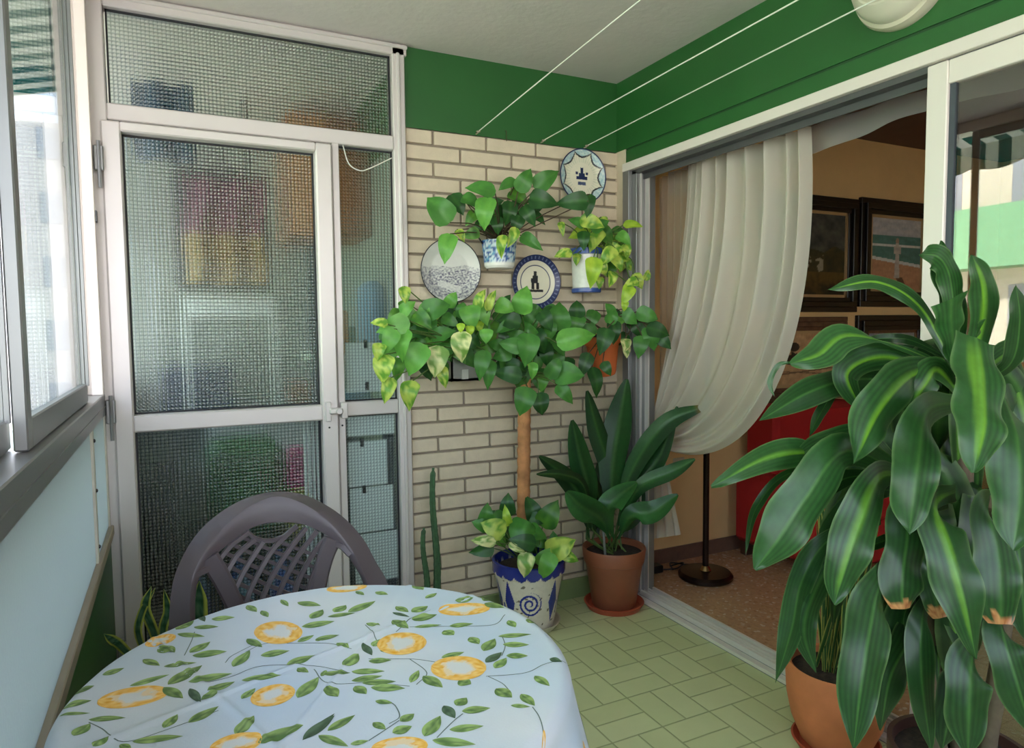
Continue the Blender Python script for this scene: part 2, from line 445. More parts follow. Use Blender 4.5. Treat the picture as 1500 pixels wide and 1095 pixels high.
# right wall over the opening (roller shutter box)
wr = sroot('wall_right', (WR, 1, 2.1))
m = MB(); m.box(WR, WR + .1, -1.6, WB, 2.172, 2.5); m.box(WR + .004, WR + .1, -1.6, WB - .07, 2.102, 2.164); m.build('shutter_box', 'green', wr)
B(WR + .006, WR + .1, -1.6, WB, 2.16, 2.176).build('groove', 'green2', wr)
B(WR, 2.1, 2.775, WB + .02, 0, 2.172).build('corner_pier', 'brick', wr)
# living room walls
struct(B(2.09, 5.6, 3.03, 3.12, 0, 2.5).build('wall_room_back', 'ochre'))
struct(B(2.0, 2.1, 2.80, 3.05, 0, 2.5).build('wall_room_left', 'ochre'))
struct(B(5.5, 5.6, -1.6, 3.03, 0, 2.5).build('wall_room_right', 'ochre'))
struct(B(2.1, 5.6, -1.7, -1.6, 0, 2.5).build('wall_room_front', 'ochre'))
struct(B(2.1, 5.5, 3.018, 3.032, 0, .085, b=.003).build('baseboard_room', 'rskirt'))
struct(B(-.3, 2.1, -1.7, -1.6, 0, .95).build('wall_front', 'green'))
m = MB(); m.box(-.3, 2.1, -1.67, -1.62, .95, 1.0); m.box(-.3, 2.1, -1.67, -1.62, 2.44, 2.5)
for x in (-.3, .5, 1.3, 2.03): m.box(x, x + .06, -1.67, -1.62, 1.0, 2.44)
struct(m.build('added_window_3', 'aluw'))  # unseen end window, added so soft daylight reaches the plants from the front

# sliding door in the right wall
sd = sroot('door_2', (2.02, 1, 0))
m = MB()
m.box(WR - .012, 2.10, -1.5, 2.785, 2.064, 2.103, b=.002)
m.build('head_frame', 'aluw', sd)
m = MB(); m.box(WR + .01, 2.09, -1.5, 2.78, 2.045, 2.064); m.box(WR + .05, WR + .056, -1.5, 2.76, 2.02, 2.05); m.build('head_track', 'alud', sd)
m = MB()
m.box(WR - .01, WR + .03, 2.735, 2.785, 0, 2.064, b=.002); m.box(WR + .01, 2.10, 2.70, 2.735, 0.02, 2.06, b=.002)
m.build('left_jamb', 'alug', sd)
m = MB(); m.box(WR + .03, WR + .036, 2.69, 2.71, .03, 2.05); m.box(WR + .06, WR + .066, 2.67, 2.70, .03, 2.05); m.build('jamb_lip', 'alu', sd)
m = MB()
m.box(WR - .004, 2.10, -1.5, 2.76, 0, .012); m.build('track_base', 'alug', sd); m = MB()  # darker grey base paints the shade between the white ribs
for a_, b_, z_ in ((-.006, .024, .018), (.036, .048, .034), (.058, .066, .034), (.078, .090, .034)): m.box(WR + a_, WR + b_, -1.5, 2.76, .004, z_, b=.001)
m.box(2.088, 2.10, -1.5, 2.74, .012, .034)
m.build('sill_track', 'aluw', sd)
leaf = MB(); leaf.box(WR + .0, WR + .035, 1.238, 1.298, .03, 2.06, b=.003); leaf.build('meeting_stile', 'aluw', sd)
lf = MB(); lf.box(WR + .004, WR + .035, .0, 1.238, 1.995, 2.06, b=.002); lf.box(WR + .004, WR + .035, .0, 1.238, .03, .11, b=.002); lf.box(WR + .004, WR + .035, -.05, .0, .03, 2.06, b=.002)
lf.build('leaf_rails', 'aluw', sd)
B(WR + .012, WR + .028, 1.222, 1.238, .11, 1.995).build('gasket', 'dgrey', sd)
B(WR + .018, WR + .023, .0, 1.225, .11, 1.995).build('glass_pane', 'glassd', sd)

# ------------------------------------------------------------------ back screen with patterned glass (transom, door, side panel)
GY = WB + .012
sc_ = sroot('window_1', (.33, WB, 0))
m = MB()
m.box(-.245, -.178, WB - .03, WB + .05, 0, 2.5, b=.004)          # left post
m.box(-.178, .915, WB - .025, WB + .05, 2.452, 2.5, b=.004)       # head
m.box(-.178, .915, WB - .035, WB - .02, 2.478, 2.492, b=.002)
m.box(.851, .905, WB - .025, WB + .05, 0, 2.5, b=.004)            # right post
m.box(.868, .882, WB - .034, WB - .02, 0, 2.46, b=.003)
m.box(-.178, .851, WB - .028, WB + .04, 2.064, 2.122, b=.004)     # transom rail
m.box(.596, .624, WB - .026, WB + .04, 0, 2.07, b=.003)           # mullion
m.box(.624, .851, WB - .02, WB + .03, .968, 1.026, b=.004)        # side mid rail
m.box(-.178, .851, WB - .02, WB + .04, 0, .05, b=.004)
m.build('frame', 'alu', sc_)
def pane(name, x0, x1, z0, z1, par, mat='grid'):
    p = MB().box(x0, x1, GY, GY + .005, z0, z1).build(name, mat, par)
    g = MB(); t = .006
    for a in ((x0, x0 + t, z0, z1), (x1 - t, x1, z0, z1), (x0, x1, z0, z0 + t), (x0, x1, z1 - t, z1)):
        g.box(a[0], a[1], GY - .008, GY + .002, a[2], a[3])
    g.build('gasket', 'gasket', p)
pane('transom_pane', -.172, .849, 2.122, 2.452, sc_)
pane('side_pane', .624, .851, 1.026, 2.064, sc_, 'grid2')
pane('side_pane', .624, .851, .05, .968, sc_, 'grid2')
struct(sc_)
dr = sroot('door_1', (.2, WB, 0))
m = MB()
m.box(-.200, -.137, WB - .045, WB + .02, .02, 2.058, b=.006)
m.box(.528, .592, WB - .045, WB + .02, .02, 2.058, b=.006)
m.box(-.14, .53, WB - .045, WB + .02, 2.024, 2.058, b=.005)
m.box(-.14, .53, WB - .042, WB + .02, .960, 1.022, b=.005)
m.box(-.14, .53, WB - .042, WB + .02, .02, .1, b=.005)
m.box(-.125, -.120, WB - .05, WB - .04, .1, .9) if 0 else None
m.build('leaf_frame', 'alu', dr)
pane('upper_pane', -.137, .528, 1.022, 2.024, dr)
pane('lower_pane', -.137, .528, .1, .960, dr)
for pz in (1.88, 1.0, .12):
    h = MB(); h.box(-.222, -.192, WB - .062, WB - .046, pz, pz + .085, b=.003); h.tube([(-.206, WB - .062, pz - .06), (-.206, WB - .062, pz + .10)], .006)
    h.build('hinge', 'alug', dr)
h = MB(); h.box(.538, .56, WB - .06, WB - .044, .955, 1.035, b=.003); h.box(.55, .605, WB - .075, WB - .05, .985, 1.01, b=.006); h.tube([(.585, WB - .095, .998), (.585, WB - .05, .998)], .011)
h.box(.60, .625, WB - .065, WB - .03, .965, 1.03, b=.003); h.build('latch', 'alu', dr)
h = MB()
for x, z in ((.553, .93), (.605, .935)): h.lathe([(0, -.004), (.004, -.002), (.004, 0)], (x, WB - .045, z), 10, 'y')
h.build('screw', 'gasket', dr)

# ------------------------------------------------------------------ left window wall
lw = sroot('window_2', (WL, 1, .6))
m = MB()
m.box(WL - .11, WL, -1.6, WB - .03, 1.03, 1.105, b=.003)
m.box(WL - .002, WL + .003, -1.6, WB - .03, 1.062, 1.066)
m.build('sill_profile', 'alug', lw)
m = MB()
m.box(WL - .05, WL - .008, 2.78, WB - .03, 1.105, 2.5, b=.003); m.box(WL - .035, WL - .0, 2.765, 2.785, 1.105, 2.5, b=.002)
m.box(WL - .09, WL - .055, 2.75, WB + .02, 1.105, 2.5, b=.002)
m.box(WL - .11, WL, -1.6, WB - .03, 2.44, 2.5, b=.003)
m.build('frame', 'aluw', lw)
m = MB(); m.box(WL - .008, WL + .006, 2.772, 2.795, 1.70, 1.74, b=.002); m.build('catch', 'alud', lw)
def sash(x, y0, y1):
    s = MB()
    s.box(x - .009, x + .009, y1 - .034, y1, 1.107, 2.44, b=.003); s.box(x - .012, x + .012, y0, y0 + .042, 1.107, 2.44, b=.003)
    s.box(x - .012, x + .012, y0 + .04, y1 - .04, 1.107, 1.165, b=.003); s.box(x - .012, x + .012, y0 + .04, y1 - .04, 2.39, 2.44, b=.003)
    s.box(x + .010, x + .018, y1 - .05, y1 - .036, 1.16, 2.4)
    o = s.build('sash', 'alug', lw)
    MB().box(x - .003, x + .002, y0 + .03, y1 - .03, 1.155, 2.4).build('glass_pane', 'glass', o)
sash(WL - .03, 1.50, 2.50)
sash(WL - .062, .50, 1.545)
sash(WL - .03, -.52, .53)
sash(WL - .062, -1.55, -.50)
m = MB()
m.box(WL - .014, WL - .008, -1.6, 2.365, .632, 1.03); m.box(WL - .014, WL - .008, 2.385, WB - .035, .632, 1.03)
m.build('frosted_panel', 'frost', lw)
m = MB(); m.box(WL - .02, WL + .0, 2.362, 2.388, .60, 1.03, b=.002); m.box(WL - .02, WL - .002, WB - .05, WB - .03, .60, 1.03, b=.002); m.build('bead', 'bead', lw)
for z in (1.0, .85, .68):
    MB().lathe([(0, .006), (.005, .004), (.006, 0)], (WL, 2.375, z), 10, 'x').build('rivet', 'black', lw)
B(WL - .03, WL + .008, -1.6, WB - .03, .598, .632, b=.003).build('bottom_rail', 'beige', lw)
struct(B(WL - .1, WL - .004, -1.6, WB - .03, 0, .6).build('wall_left', 'green'))
struct(B(WL - .115, WL - .10, -1.6, 4.4, -.1, .6).build('wall_left', 'facadew'))

# ------------------------------------------------------------------ utility space behind the glass
struct(B(-.32, .96, WB + .05, 4.5, -.1, 0).build('floor', 'mgrey'))
struct(B(-.32, 1.95, WB + .15, 4.5, 2.5, 2.62).build('ceiling', 'ceil'))
struct(B(.945, 1.0, WB + .1, 4.5, 0, 2.5).build('wall_utility_right', 'utilw'))
struct(B(.935, .945, WB + .1, 3.9, 2.17, 2.5).build('trim_1', 'green'))
struct(B(-.32, 1.0, 4.4, 4.5, 0, 2.5).build('wall_utility_back', 'utilw'))
struct(B(WL - .1, WL, WB + .05, 4.4, 0, 1.0).build('wall_utility_left', 'utilw'))
# seen only through the patterned panes
def simple(name, mat, boxes, label, cat, b=.01, group=None):
    m = MB()
    for q in boxes: m.box(*q, b=b)
    return tag(m.build(name, mat), label, cat, group)
cab = thing('wall_cabinet', (.78, 3.78, 1.8), 'orange-brown wooden cupboard high behind the upper glass beside the brick wall', 'cabinet')
B(.56, .944, 3.55, 3.95, 1.80, 2.44, b=.006).build('body', 'cabinet', cab)
B(.565, .74, 3.53, 3.548, 1.81, 2.43, b=.004).build('door', 'orange', cab)
B(.75, .93, 3.53, 3.548, 1.81, 2.43, b=.004).build('door', 'cabinet', cab)
d = thing('hanging_shirt', (.25, 3.5, 1.5), 'maroon and tan shirt hanging behind the door glass', 'clothing')
def shirt(u, v):
    x = .06 + .36 * u; z = 2.05 - .50 * v
    return (x + .01 * sin(v * 9), 3.5 + .025 * sin(u * 16 + v * 2) , z)
m = MB(); m.surf(shirt, 40, 20, lambda u, v: S(116, 44, 84) if v < .55 else S(150, 118, 70)); m.build('cloth', 'canvas', d, smooth='all', solid=.004)
MB().tube([(.10, 3.5, 2.06), (.24, 3.5, 2.12), (.38, 3.5, 2.06)], .006).build('hanger', 'dgrey', d)
MB().tube([(.24, 3.5, 2.12), (.24, 3.5, 2.2), (.26, 3.5, 2.22)], .004).build('hook', 'dgrey', d)
tag(MB().tube([(-.22, 3.5, 2.22), (.944, 3.5, 2.22)], .008).build('drying_rail', 'alug'), 'grey rail across the utility space behind the door', 'rail')
tag(MB().surf(lambda u, v: (-.12 + .24 * u, 3.38 + .03 * sin(u * 12), 2.42 - .34 * v), 20, 8).build('hanging_towel', 'teal', smooth='all', solid=.01), 'dark teal towel hanging at the upper left behind the transom', 'towel')
wm = thing('washing_machine', (.5, 4.1, 0), 'white washing machine behind the door glass', 'washing machine')
B(.15, .75, 3.8, 4.38, 0.0, .86, b=.02).build('body', 'appl', wm)
MB().lathe([(.17, 0), (.17, -.03), (.13, -.05), (0, -.04)], (.45, 3.8, .45), 32, 'y').build('door', 'dgrey', wm)
simple('worktop', 'mgrey', [(.08, .94, 3.78, 4.4, .865, .90)], 'grey worktop over the washing machine', 'worktop')
simple('storage_crate', 'dgrey', [(-.2, -.02, 3.5, 3.9, 0.0, .62)], 'dark grey storage crate on the floor at the left behind the door glass', 'crate')
simple('storage_box', 'navy', [(-.06, .28, 3.85, 4.2, .905, 1.13)], 'navy box on the worktop behind the door glass', 'box')
simple('storage_box', 'cabinet', [(.6, .78, 3.85, 4.1, .905, 1.02)], 'brown box on the right end of the worktop', 'box')
simple('storage_box', 'lblue', [(.80, .93, 3.6, 3.85, .905, 1.0)], 'pale blue box on the worktop near the right wall', 'box')
simple('folding_board', 'dgrey', [(.585, .66, 3.28, 3.32, .0, 1.72)], 'dark folded board standing upright behind the door glass', 'board')
simple('contrast_sheet', 'dgrey', [(.02, .46, 3.62, 3.64, 1.53, 2.12), (.10, .12, 3.62, 3.64, 2.12, 2.5), (.36, .38, 3.62, 3.64, 2.12, 2.5)], 'added dark grey sheet giving contrast behind the hanging shirt', 'sheet', b=.003)  # added dark panel, deepens the tones seen through the patterned glass
simple('white_shelf_rack', 'appl', [(.05, .5, 3.75, 3.77, 1.40, 1.50), (.05, .075, 3.75, 3.77, .905, 1.4), (.475, .5, 3.75, 3.77, .905, 1.4)], 'white rack standing on the worktop behind the door glass', 'rack', b=.003)
m = MB()
for y in (2.96, 3.3, 3.72, 4.12): m.box(WL - .06, WL - .02, y, y + .05, 1.0, 2.45)
m.box(WL - .06, WL - .02, 2.9, 4.4, 1.0, 1.05); m.box(WL - .06, WL - .02, 2.9, 4.4, 1.9, 1.94)
struct(m.build('window_5', 'aluw'))
simple('plastic_bag', 'lblue', [(.84, .935, 3.3, 3.5, 1.24, 1.56)], 'pale blue bag hanging behind the side glass', 'bag', b=.03)
simple('storage_box', 'orange', [(.70, .80, 3.5, 3.6, 1.20, 1.42)], 'orange box on the shelf behind the side glass', 'box')
simple('storage_shelf', 'white', [(.62, .944, 3.45, 3.7, 1.17, 1.20)], 'white shelf behind the side glass', 'shelf')
simple('storage_box', 'dgreen', [(.81, .835, 3.5, 3.6, 1.20, 1.34)], 'slim green box on the white shelf', 'box', b=.004)
simple('storage_box', 'magenta', [(.47, .56, 3.3, 3.4, .56, .76)], 'magenta box standing on the green tub', 'box', b=.02)
simple('storage_box', 'yellow', [(.47, .57, 3.28, 3.42, .355, .56)], 'yellow-green box under the magenta one', 'box', b=.02)
simple('garden_tub', 'dgreen', [(.12, .46, 3.3, 3.62, .36, .80)], 'deep green tub behind the lower door glass', 'tub', b=.05)
simple('storage_crate', 'black', [(-.0, .58, 3.26, 3.68, .0, .355)], 'black crate below the green tub behind the lower door glass', 'crate', b=.01)
# water bottles on the floor close behind the glass
for i in range(6):
    x = .02 + (i % 3) * .17 + .03; y = 3.02 + (i // 3) * .12
    bt = thing('water_bottle', (x, y, 0), 'clear blue plastic water bottle standing low behind the door glass', 'bottle', 'water bottles behind the door')
    MB().lathe([(0, 0), (.042, 0), (.045, .02), (.045, .22), (.03, .27), (.014, .30), (.014, .315), (0, .315)], (x, y, 0), 20).build('body', 'lblue' if i % 2 else 'blue', bt, smooth=True)
    MB().lathe([(0, .316), (.016, .316), (.016, .335), (0, .337)], (x, y, 0), 16).build('cap', 'blue', bt, smooth=True)
simple('slatted_panel', 'paper', [(.462 + i * .016, .472 + i * .016, WB + .022, WB + .03, .10, .955) for i in range(4)], 'white slatted strip standing behind the right side of the lower door glass', 'panel', b=.001)
# white sheets and clips behind the side pane
YS = WB + .026
sheets = [(.640, .842, 1.06, 1.27, 'upper side pane, lower of the two'), (.640, .842, .875, .962, 'top edge of the lower side pane'),
          (.640, .808, .66, .852, 'lower side pane between two clips'), (.645, .83, .46, .652, 'lower side pane under the lowest clip'), (.66, .846, .24, .45, 'foot of the side pane')]
for i, (a, b, c, e, w) in enumerate(sheets):
    tag(MB().box(a, b, YS, YS + .003, c, e).build('paper_sheet', 'paper'), 'white sheet of paper behind the glass, ' + ['in the upper side panel above the middle rail', 'just under the middle rail', 'between the two lower clips', 'hanging from the lowest clip', 'at the foot of the side panel'][i], 'paper', 'papers hung behind the side glass')
for i, (x, z) in enumerate(((.725, 1.262), (.727, 1.085), (.70, .845), (.705, .645))):
    tag(MB().box(x - .007, x + .007, YS - .008, YS + .01, z - .016, z + .018, b=.002).build('binder_clip', 'black'), 'small black clip holding the papers behind the side glass, ' + ['topmost', 'second from the top', 'third from the top', 'lowest'][i] + ' of four', 'clip', 'clips on the papers')
tag(B(.80, .85, YS + .03, YS + .035, .0, .93).build('dark_board', 'dgrey'), 'narrow dark board behind the papers at the right of the side glass', 'board')
tag(MB().tube(bez([(.64, WB - .03, 2.06), (.66, WB - .035, 1.99), (.70, WB - .04, 1.965), (.74, WB - .04, 1.975), (.84, WB - .03, 2.03)], 20), .0022, 6).build('pull_cord', 'cord'), 'thin white cord looped across the top of the side glass', 'cord')

# ------------------------------------------------------------------ outdoors
struct(B(-60, -.5, -40, 60, -9.2, -9).build('floor_street', 'ground'))
def tower(name, x0, x1, y0, y1, zt, label, wall='facade'):
    t = thing(name, ((x0 + x1) / 2, (y0 + y1) / 2, -9), label, 'building')
    B(x0, x1, y0, y1, -9, zt).build('wall', wall, t)
    z = -8.95
    while z < zt - 2:
        m = MB(); m.box(x1, x1 + .7, y0 + .4, y1 - .4, z - .3, z - .15); m.box(x1 + .62, x1 + .7, y0 + .4, y1 - .4, z - .15, z + .8)
        m.build('balcony', 'parapet' if wall == 'facade' else 'facadew', t)
        if z < -4: z += 2.9; continue
        yy = y0 + .9; q = 0
        while yy < min(y1 - 1.6, y0 + 15): B(x1 - .02, x1 + .02, yy, yy + 1.2, z + .9, z + 2.3, b=.01).build('window', 'bwin', t); yy += 2.1
        xx = x0 + 1.0
        while y0 > 14 and xx < x1 - 1.5: B(xx, xx + 1.1, y0 - .02, y0 + .02, z + .8, z + 2.2, b=.01).build('window', 'bwin', t); xx += 2.2
        z += 2.9
    return t
tower('apartment_building', -22, -10, -3, 12.5, 11.5, 'cream apartment building with green balconies across the street, mirrored in the sliding door')
tower('apartment_building', -15, -3.4, 38, 52, 10.9, 'white apartment building far down the street, seen through the window gap', 'facadew')
aw_m, nt, out = newmat('striped_awning')
g = N(nt, 'ShaderNodeNewGeometry'); sx = N(nt, 'ShaderNodeSeparateXYZ'); L(nt, g.outputs['Position'], sx.inputs[0])
mm = N(nt, 'ShaderNodeMath', operation='MULTIPLY'); mm.inputs[1].default_value = 1 / .16; L(nt, sx.outputs[1], mm.inputs[0])
fr = N(nt, 'ShaderNodeMath', operation='FRACT'); L(nt, mm.outputs[0], fr.inputs[0])
gt = N(nt, 'ShaderNodeMath', operation='GREATER_THAN'); gt.inputs[1].default_value = .5; L(nt, fr.outputs[0], gt.inputs[0])
mc = N(nt, 'ShaderNodeMix', data_type='RGBA'); mc.inputs[6].default_value = S(228, 228, 216); mc.inputs[7].default_value = S(20, 120, 110); L(nt, gt.outputs[0], mc.inputs[0])
df = N(nt, 'ShaderNodeBsdfDiffuse'); L(nt, mc.outputs[2], df.inputs[0]); tl = N(nt, 'ShaderNodeBsdfTranslucent'); L(nt, mc.outputs[2], tl.inputs[0])
mx = N(nt, 'ShaderNodeMixShader'); mx.inputs[0].default_value = .4; L(nt, df.outputs[0], mx.inputs[1]); L(nt, tl.outputs[0], mx.inputs[2]); L(nt, mx.outputs[0], out.inputs[0])
MT['awn'] = aw_m
def awn(u, v):
    y = -1.5 + 6.0 * u
    if v < .75:
        t = v / .75; return (-.36 - .55 * t, y, 2.66 - .14 * t)
    t = (v - .75) / .25; return (-.91, y, 2.52 - t * (.15 + .03 * abs(sin(y * pi / .32))))
tag(MB().surf(awn, 240, 8).build('awning', 'awn', solid=.003), 'green and white striped awning with scalloped edge outside the windows', 'awning')

# ------------------------------------------------------------------ leaves
def mixc(a, b, t): return tuple(a[i] * (1 - t) + b[i] * t for i in range(3)) + (1,)
def nz(x, y, z=0): return noise.noise(Vector((x, y, z)))
TONES = {'g': (S(66, 124, 50), S(84, 146, 62)), 'd': (S(38, 84, 36), S(50, 100, 44)), 'l': (S(92, 158, 62), S(120, 182, 78)),
         'v': (S(104, 160, 50), S(196, 214, 96)), 'p': (S(120, 160, 72), S(226, 226, 160)), 'y': (S(140, 180, 50), S(190, 216, 70)), 'b': (S(50, 104, 40), S(110, 164, 56))}
def ribbon(mb, pts, w, nrm, prof, colf, nu=4, nv=12, fold=.15, ripple=0, ph=0):
    c = bez(pts, nv); vs = []; cl = []
    side = None
    for j, p in enumerate(c):
        v = j / nv
        t = (c[min(j + 1, nv)] - c[max(j - 1, 0)]).normalized()
        s_ = t.cross(nrm)
        if s_.length < .25 and side is not None: s_ = side
        s_.normalize()
        if side is not None and s_.dot(side) < 0: s_ = -s_
        if side is not None: s_ = (s_ + side * .6).normalized()
        side = s_
        n_ = s_.cross(t).normalized()
        hw = w * prof(v) / 2
        for i in range(nu + 1):
            u = i / nu * 2 - 1
            rp = ripple * w * sin(v * 17 + ph + (2 if u > 0 else 0)) * abs(u) ** 2 if ripple else 0
            vs.append(p + s_ * (u * hw) + n_ * (fold * hw * abs(u) * (1.0) + rp)); cl.append(colf(u, v))
    fs = [(j * (nu + 1) + i, j * (nu + 1) + i + 1, (j + 1) * (nu + 1) + i + 1, (j + 1) * (nu + 1) + i) for j in range(nv) for i in range(nu)]
    mb.add(vs, fs, cl)
def heartp(v):
    if v < .16: return .35 + .62 * math.sqrt(v / .16) if v > 0 else .3
    return max(.02, (1 - ((v - .22) / .78) ** 2.0) if v > .22 else 1.0) * (1 if v < .8 else 1 - .35 * (v - .8) / .2)
def lancep(v): return max(.03, sin(pi * min(1, v ** .75)) ** .8)
def leafcol(tone, seed):
    a, b = TONES[tone]; br = random.uniform(.85, 1.12); a = tuple(x * br for x in a[:3]); b = tuple(x * br for x in b[:3])
    def f(u, v):
        n = nz(u * 1.6 + seed, v * 3.5, seed * 1.7)
        if tone in 'vp': t = min(1, max(0, .5 + (n + .5 * nz(u * 5 + seed, v * 11, 7)) * 3.4))
        else: t = min(1, max(0, .35 + n * .9))
        c = mixc(a, b, t)
        if abs(u) < .08: c = mixc(c, TONES['l'][1], .12)
        return c
    return f
def leafpx(mb, cx, cy, Lp, ang, tone='g', y=2.66, wr=.72, lift=.10, prof=heartp):
    c = on(cx, cy, 1, y); s = depth(c) / F * Lp
    th = radians(ang)
    d = RX * cos(th) - UX * sin(th)
    n = (-FX + Vector((random.uniform(-.35, .35), 0, random.uniform(-.1, .5)))).normalized()
    b = c - d * s * .5 + n * random.uniform(-.01, .0); t = c + d * s * .5 - n * s * random.uniform(.0, .25)
    m_ = c + n * s * lift
    ribbon(mb, [b, m_, t], s * wr, -n, prof, leafcol(tone, random.uniform(0, 90)), 6, 10, fold=random.uniform(-.25, -.05))
    return b
def stems(mb, root, ends, r=.0025, sag=.03):
    for e in ends:
        m_ = (root + e) / 2 + Vector((random.uniform(-.02, .02), -.02, random.uniform(0, sag)))
        mb.tube(bez([root, m_, e], 6), r, 5)
def cluster(par, leaves, root, y, fillers=None, mat='leaf', stemmat='stem'):
    mb = MB(); mb.open = True; ends = []
    for q in leaves:
        cx, cy, Lp, ang, tone = q[:5]; yy = q[5] if len(q) > 5 else y + random.uniform(-.04, .03)
        ends.append(leafpx(mb, cx, cy, Lp, ang, tone, yy, wr=q[6] if len(q) > 6 else random.uniform(.64, .78)))
    if fillers:
        for (x0, x1, y0, y1, n, tones, Lr) in fillers:
            for i in range(n):
                ends.append(leafpx(mb, random.uniform(x0, x1), random.uniform(y0, y1), random.uniform(*Lr), random.uniform(30, 150), random.choice(tones), y + random.uniform(.03, .09)))
    mb.build('foliage', mat, par, smooth='all')
    st = MB()
    if not isinstance(root, list): root = [root]
    for e in ends:
        r = min(root, key=lambda q: (q - e).length)
        if (r - e).length > .03: stems(st, r, [e])
    st.build('stems', stemmat, par, smooth=True)

# ------------------------------------------------------------------ wall plates
def plate(px, py, r, yc, colf, label):
    c = on(px, py, 1, WB - .03)
    prof = []
    n = 56
    for i in range(n + 1):
        q = i / n * r
        h = -.004 - .016 * max(0, (q / r - .62) / .38) ** 1.3
        prof.append((q, h))
    prof += [(r, -.016), (r * .9, -.006), (r * .6, .012), (0, .012)]
    m = MB(); m.lathe(prof, (c.x, WB - .022, c.z), 144, 'y', lambda R, h, a: colf(R / r, a) if h < 0 else S(220, 214, 200))
    return tag(m.build('wall_plate', 'attr', smooth='all'), label, 'plate', 'ceramic plates on the brick wall')
NAVY, CREAM, LB, BLK = S(26, 38, 84), S(228, 222, 200), S(150, 184, 196), S(30, 32, 40)
def inb(x, z, *r): return any(a <= x <= b and c <= z <= d for a, b, c, d in r)
def pl1(q, a):
    x, z = q * cos(a), q * sin(a)
    if q > .95: return NAVY
    sc = .90 - .20 * abs(cos(a * 4)) ** .8
    if abs(q - sc) < .03: return BLK
    if q > sc: return mixc(LB, S(210, 222, 214), .5 + nz(x * 9, z * 9) * 1.4 if abs(nz(x * 9, z * 9)) < .4 else .2)
    if q > .42: return mixc(CREAM, S(170, 186, 160), .35 if (sin(a * 40) > .2 and q > .5) else 0)
    if inb(x, z, (-.06, .06, -.1, .32), (-.24, .24, -.12, -.0), (-.13, .13, -.0, .12)) or abs(abs(x) - .22) < .05 and .06 < z < .16: return NAVY
    if inb(x, z, (-.17, .17, -.32, -.2)): return S(70, 84, 120)
    return CREAM
def pl2(q, a):
    x, z = q * cos(a), q * sin(a)
    if q > .965: return BLK
    w = S(222, 222, 214)
    lim = .12 + .12 * nz(x * 3, 2.2)
    if z < lim and z > -.86:
        n = nz(x * 14, z * 22) + .6 * nz(x * 40, z * 40, 3)
        t = .45 + n * 1.1
        if -.1 < (z + .5 + .3 * x) < .1 and abs(x) < .35: t *= .3
        if z > lim - .12: t *= .6
        return mixc(w, S(62, 58, 96), min(.9, max(.05, t)))
    return w
def pl3(q, a):
    x, z = q * cos(a), q * sin(a)
    if q > .80: return mixc(S(30, 42, 92), S(140, 150, 180), .7 if (sin(a * 36) > .55 and .84 < q < .96) else 0)
    if abs(q - .62) < .018: return S(60, 66, 100)
    if inb(x, z, (-.07, .05, .24, .40), (-.12, .10, -.04, .24), (-.17, -.05, -.26, -.02), (.03, .15, -.26, -.02), (-.34, .32, -.36, -.27), (-.19, -.12, -.02, .14)): return BLK
    return CREAM
plate(853, 258, .127, 0, pl1, 'round plate with pale blue scalloped border and blue motif, highest on the brick wall')
plate(660, 396, .139, 0, pl2, 'round white plate with purple-grey landscape etching and thin black rim')
plate(785, 413, .125, 0, pl3, 'round plate with dark blue rim and small standing figure, between the two hanging pots')

# ------------------------------------------------------------------ wall planters
def speck(cells, base, c1, c2):
    def f(R, h, a):
        n = nz(a * cells, h * cells * 14, 1)
        return c1 if n > .12 else (c2 if n < -.22 else base)
    return f
# A: blue mottled pot
c = Vector((1.30, 2.765, 1.585))
tA = thing('hanging_pot', c, 'blue and white mottled ceramic pot with large-leaved plant, highest pot on the brick wall', 'plant', 'planters on the brick wall')
def fA(R, h, a):
    if h < .02: return S(236, 236, 230)
    return speck(5, S(206, 222, 232), S(40, 80, 150), S(96, 150, 190))(R, h, a)
pot_ = MB().lathe([(0, 0), (.058, 0), (.066, .01)] + [(.066 + .012 * i / 12, .01 + .11 * i / 12) for i in range(13)] + [(.070, .12), (.062, .03), (0, .03)], c, 64, colf=fA).build('pot', 'ceram', tA, smooth=True)
MB().lathe([(.068, .1), (0, .108)], c, 32).build('soil', 'soil', pot_)
def fA2(R, h, a): return NAVY if nz(R * 90, h * 60, a) > .08 or R > .034 else S(220, 222, 220)
MB().lathe([(0, -.008), (.012, -.009), (.02, -.009), (.03, -.008), (.038, -.004), (.038, .004), (0, .006)], (1.30, 2.835, 1.76), 32, 'y', fA2).build('back_plate', 'ceram', tA, smooth=True)
m = MB()
for dx in (-.07, .07): m.tube(bez([(1.30 + dx * 1.15, 2.765, 1.69), (1.30 + dx * 1.2, 2.81, 1.74), (1.30 + dx * .4, 2.838, 1.77)], 10), .0035, 6)
m.build('bracket', 'black', tA)
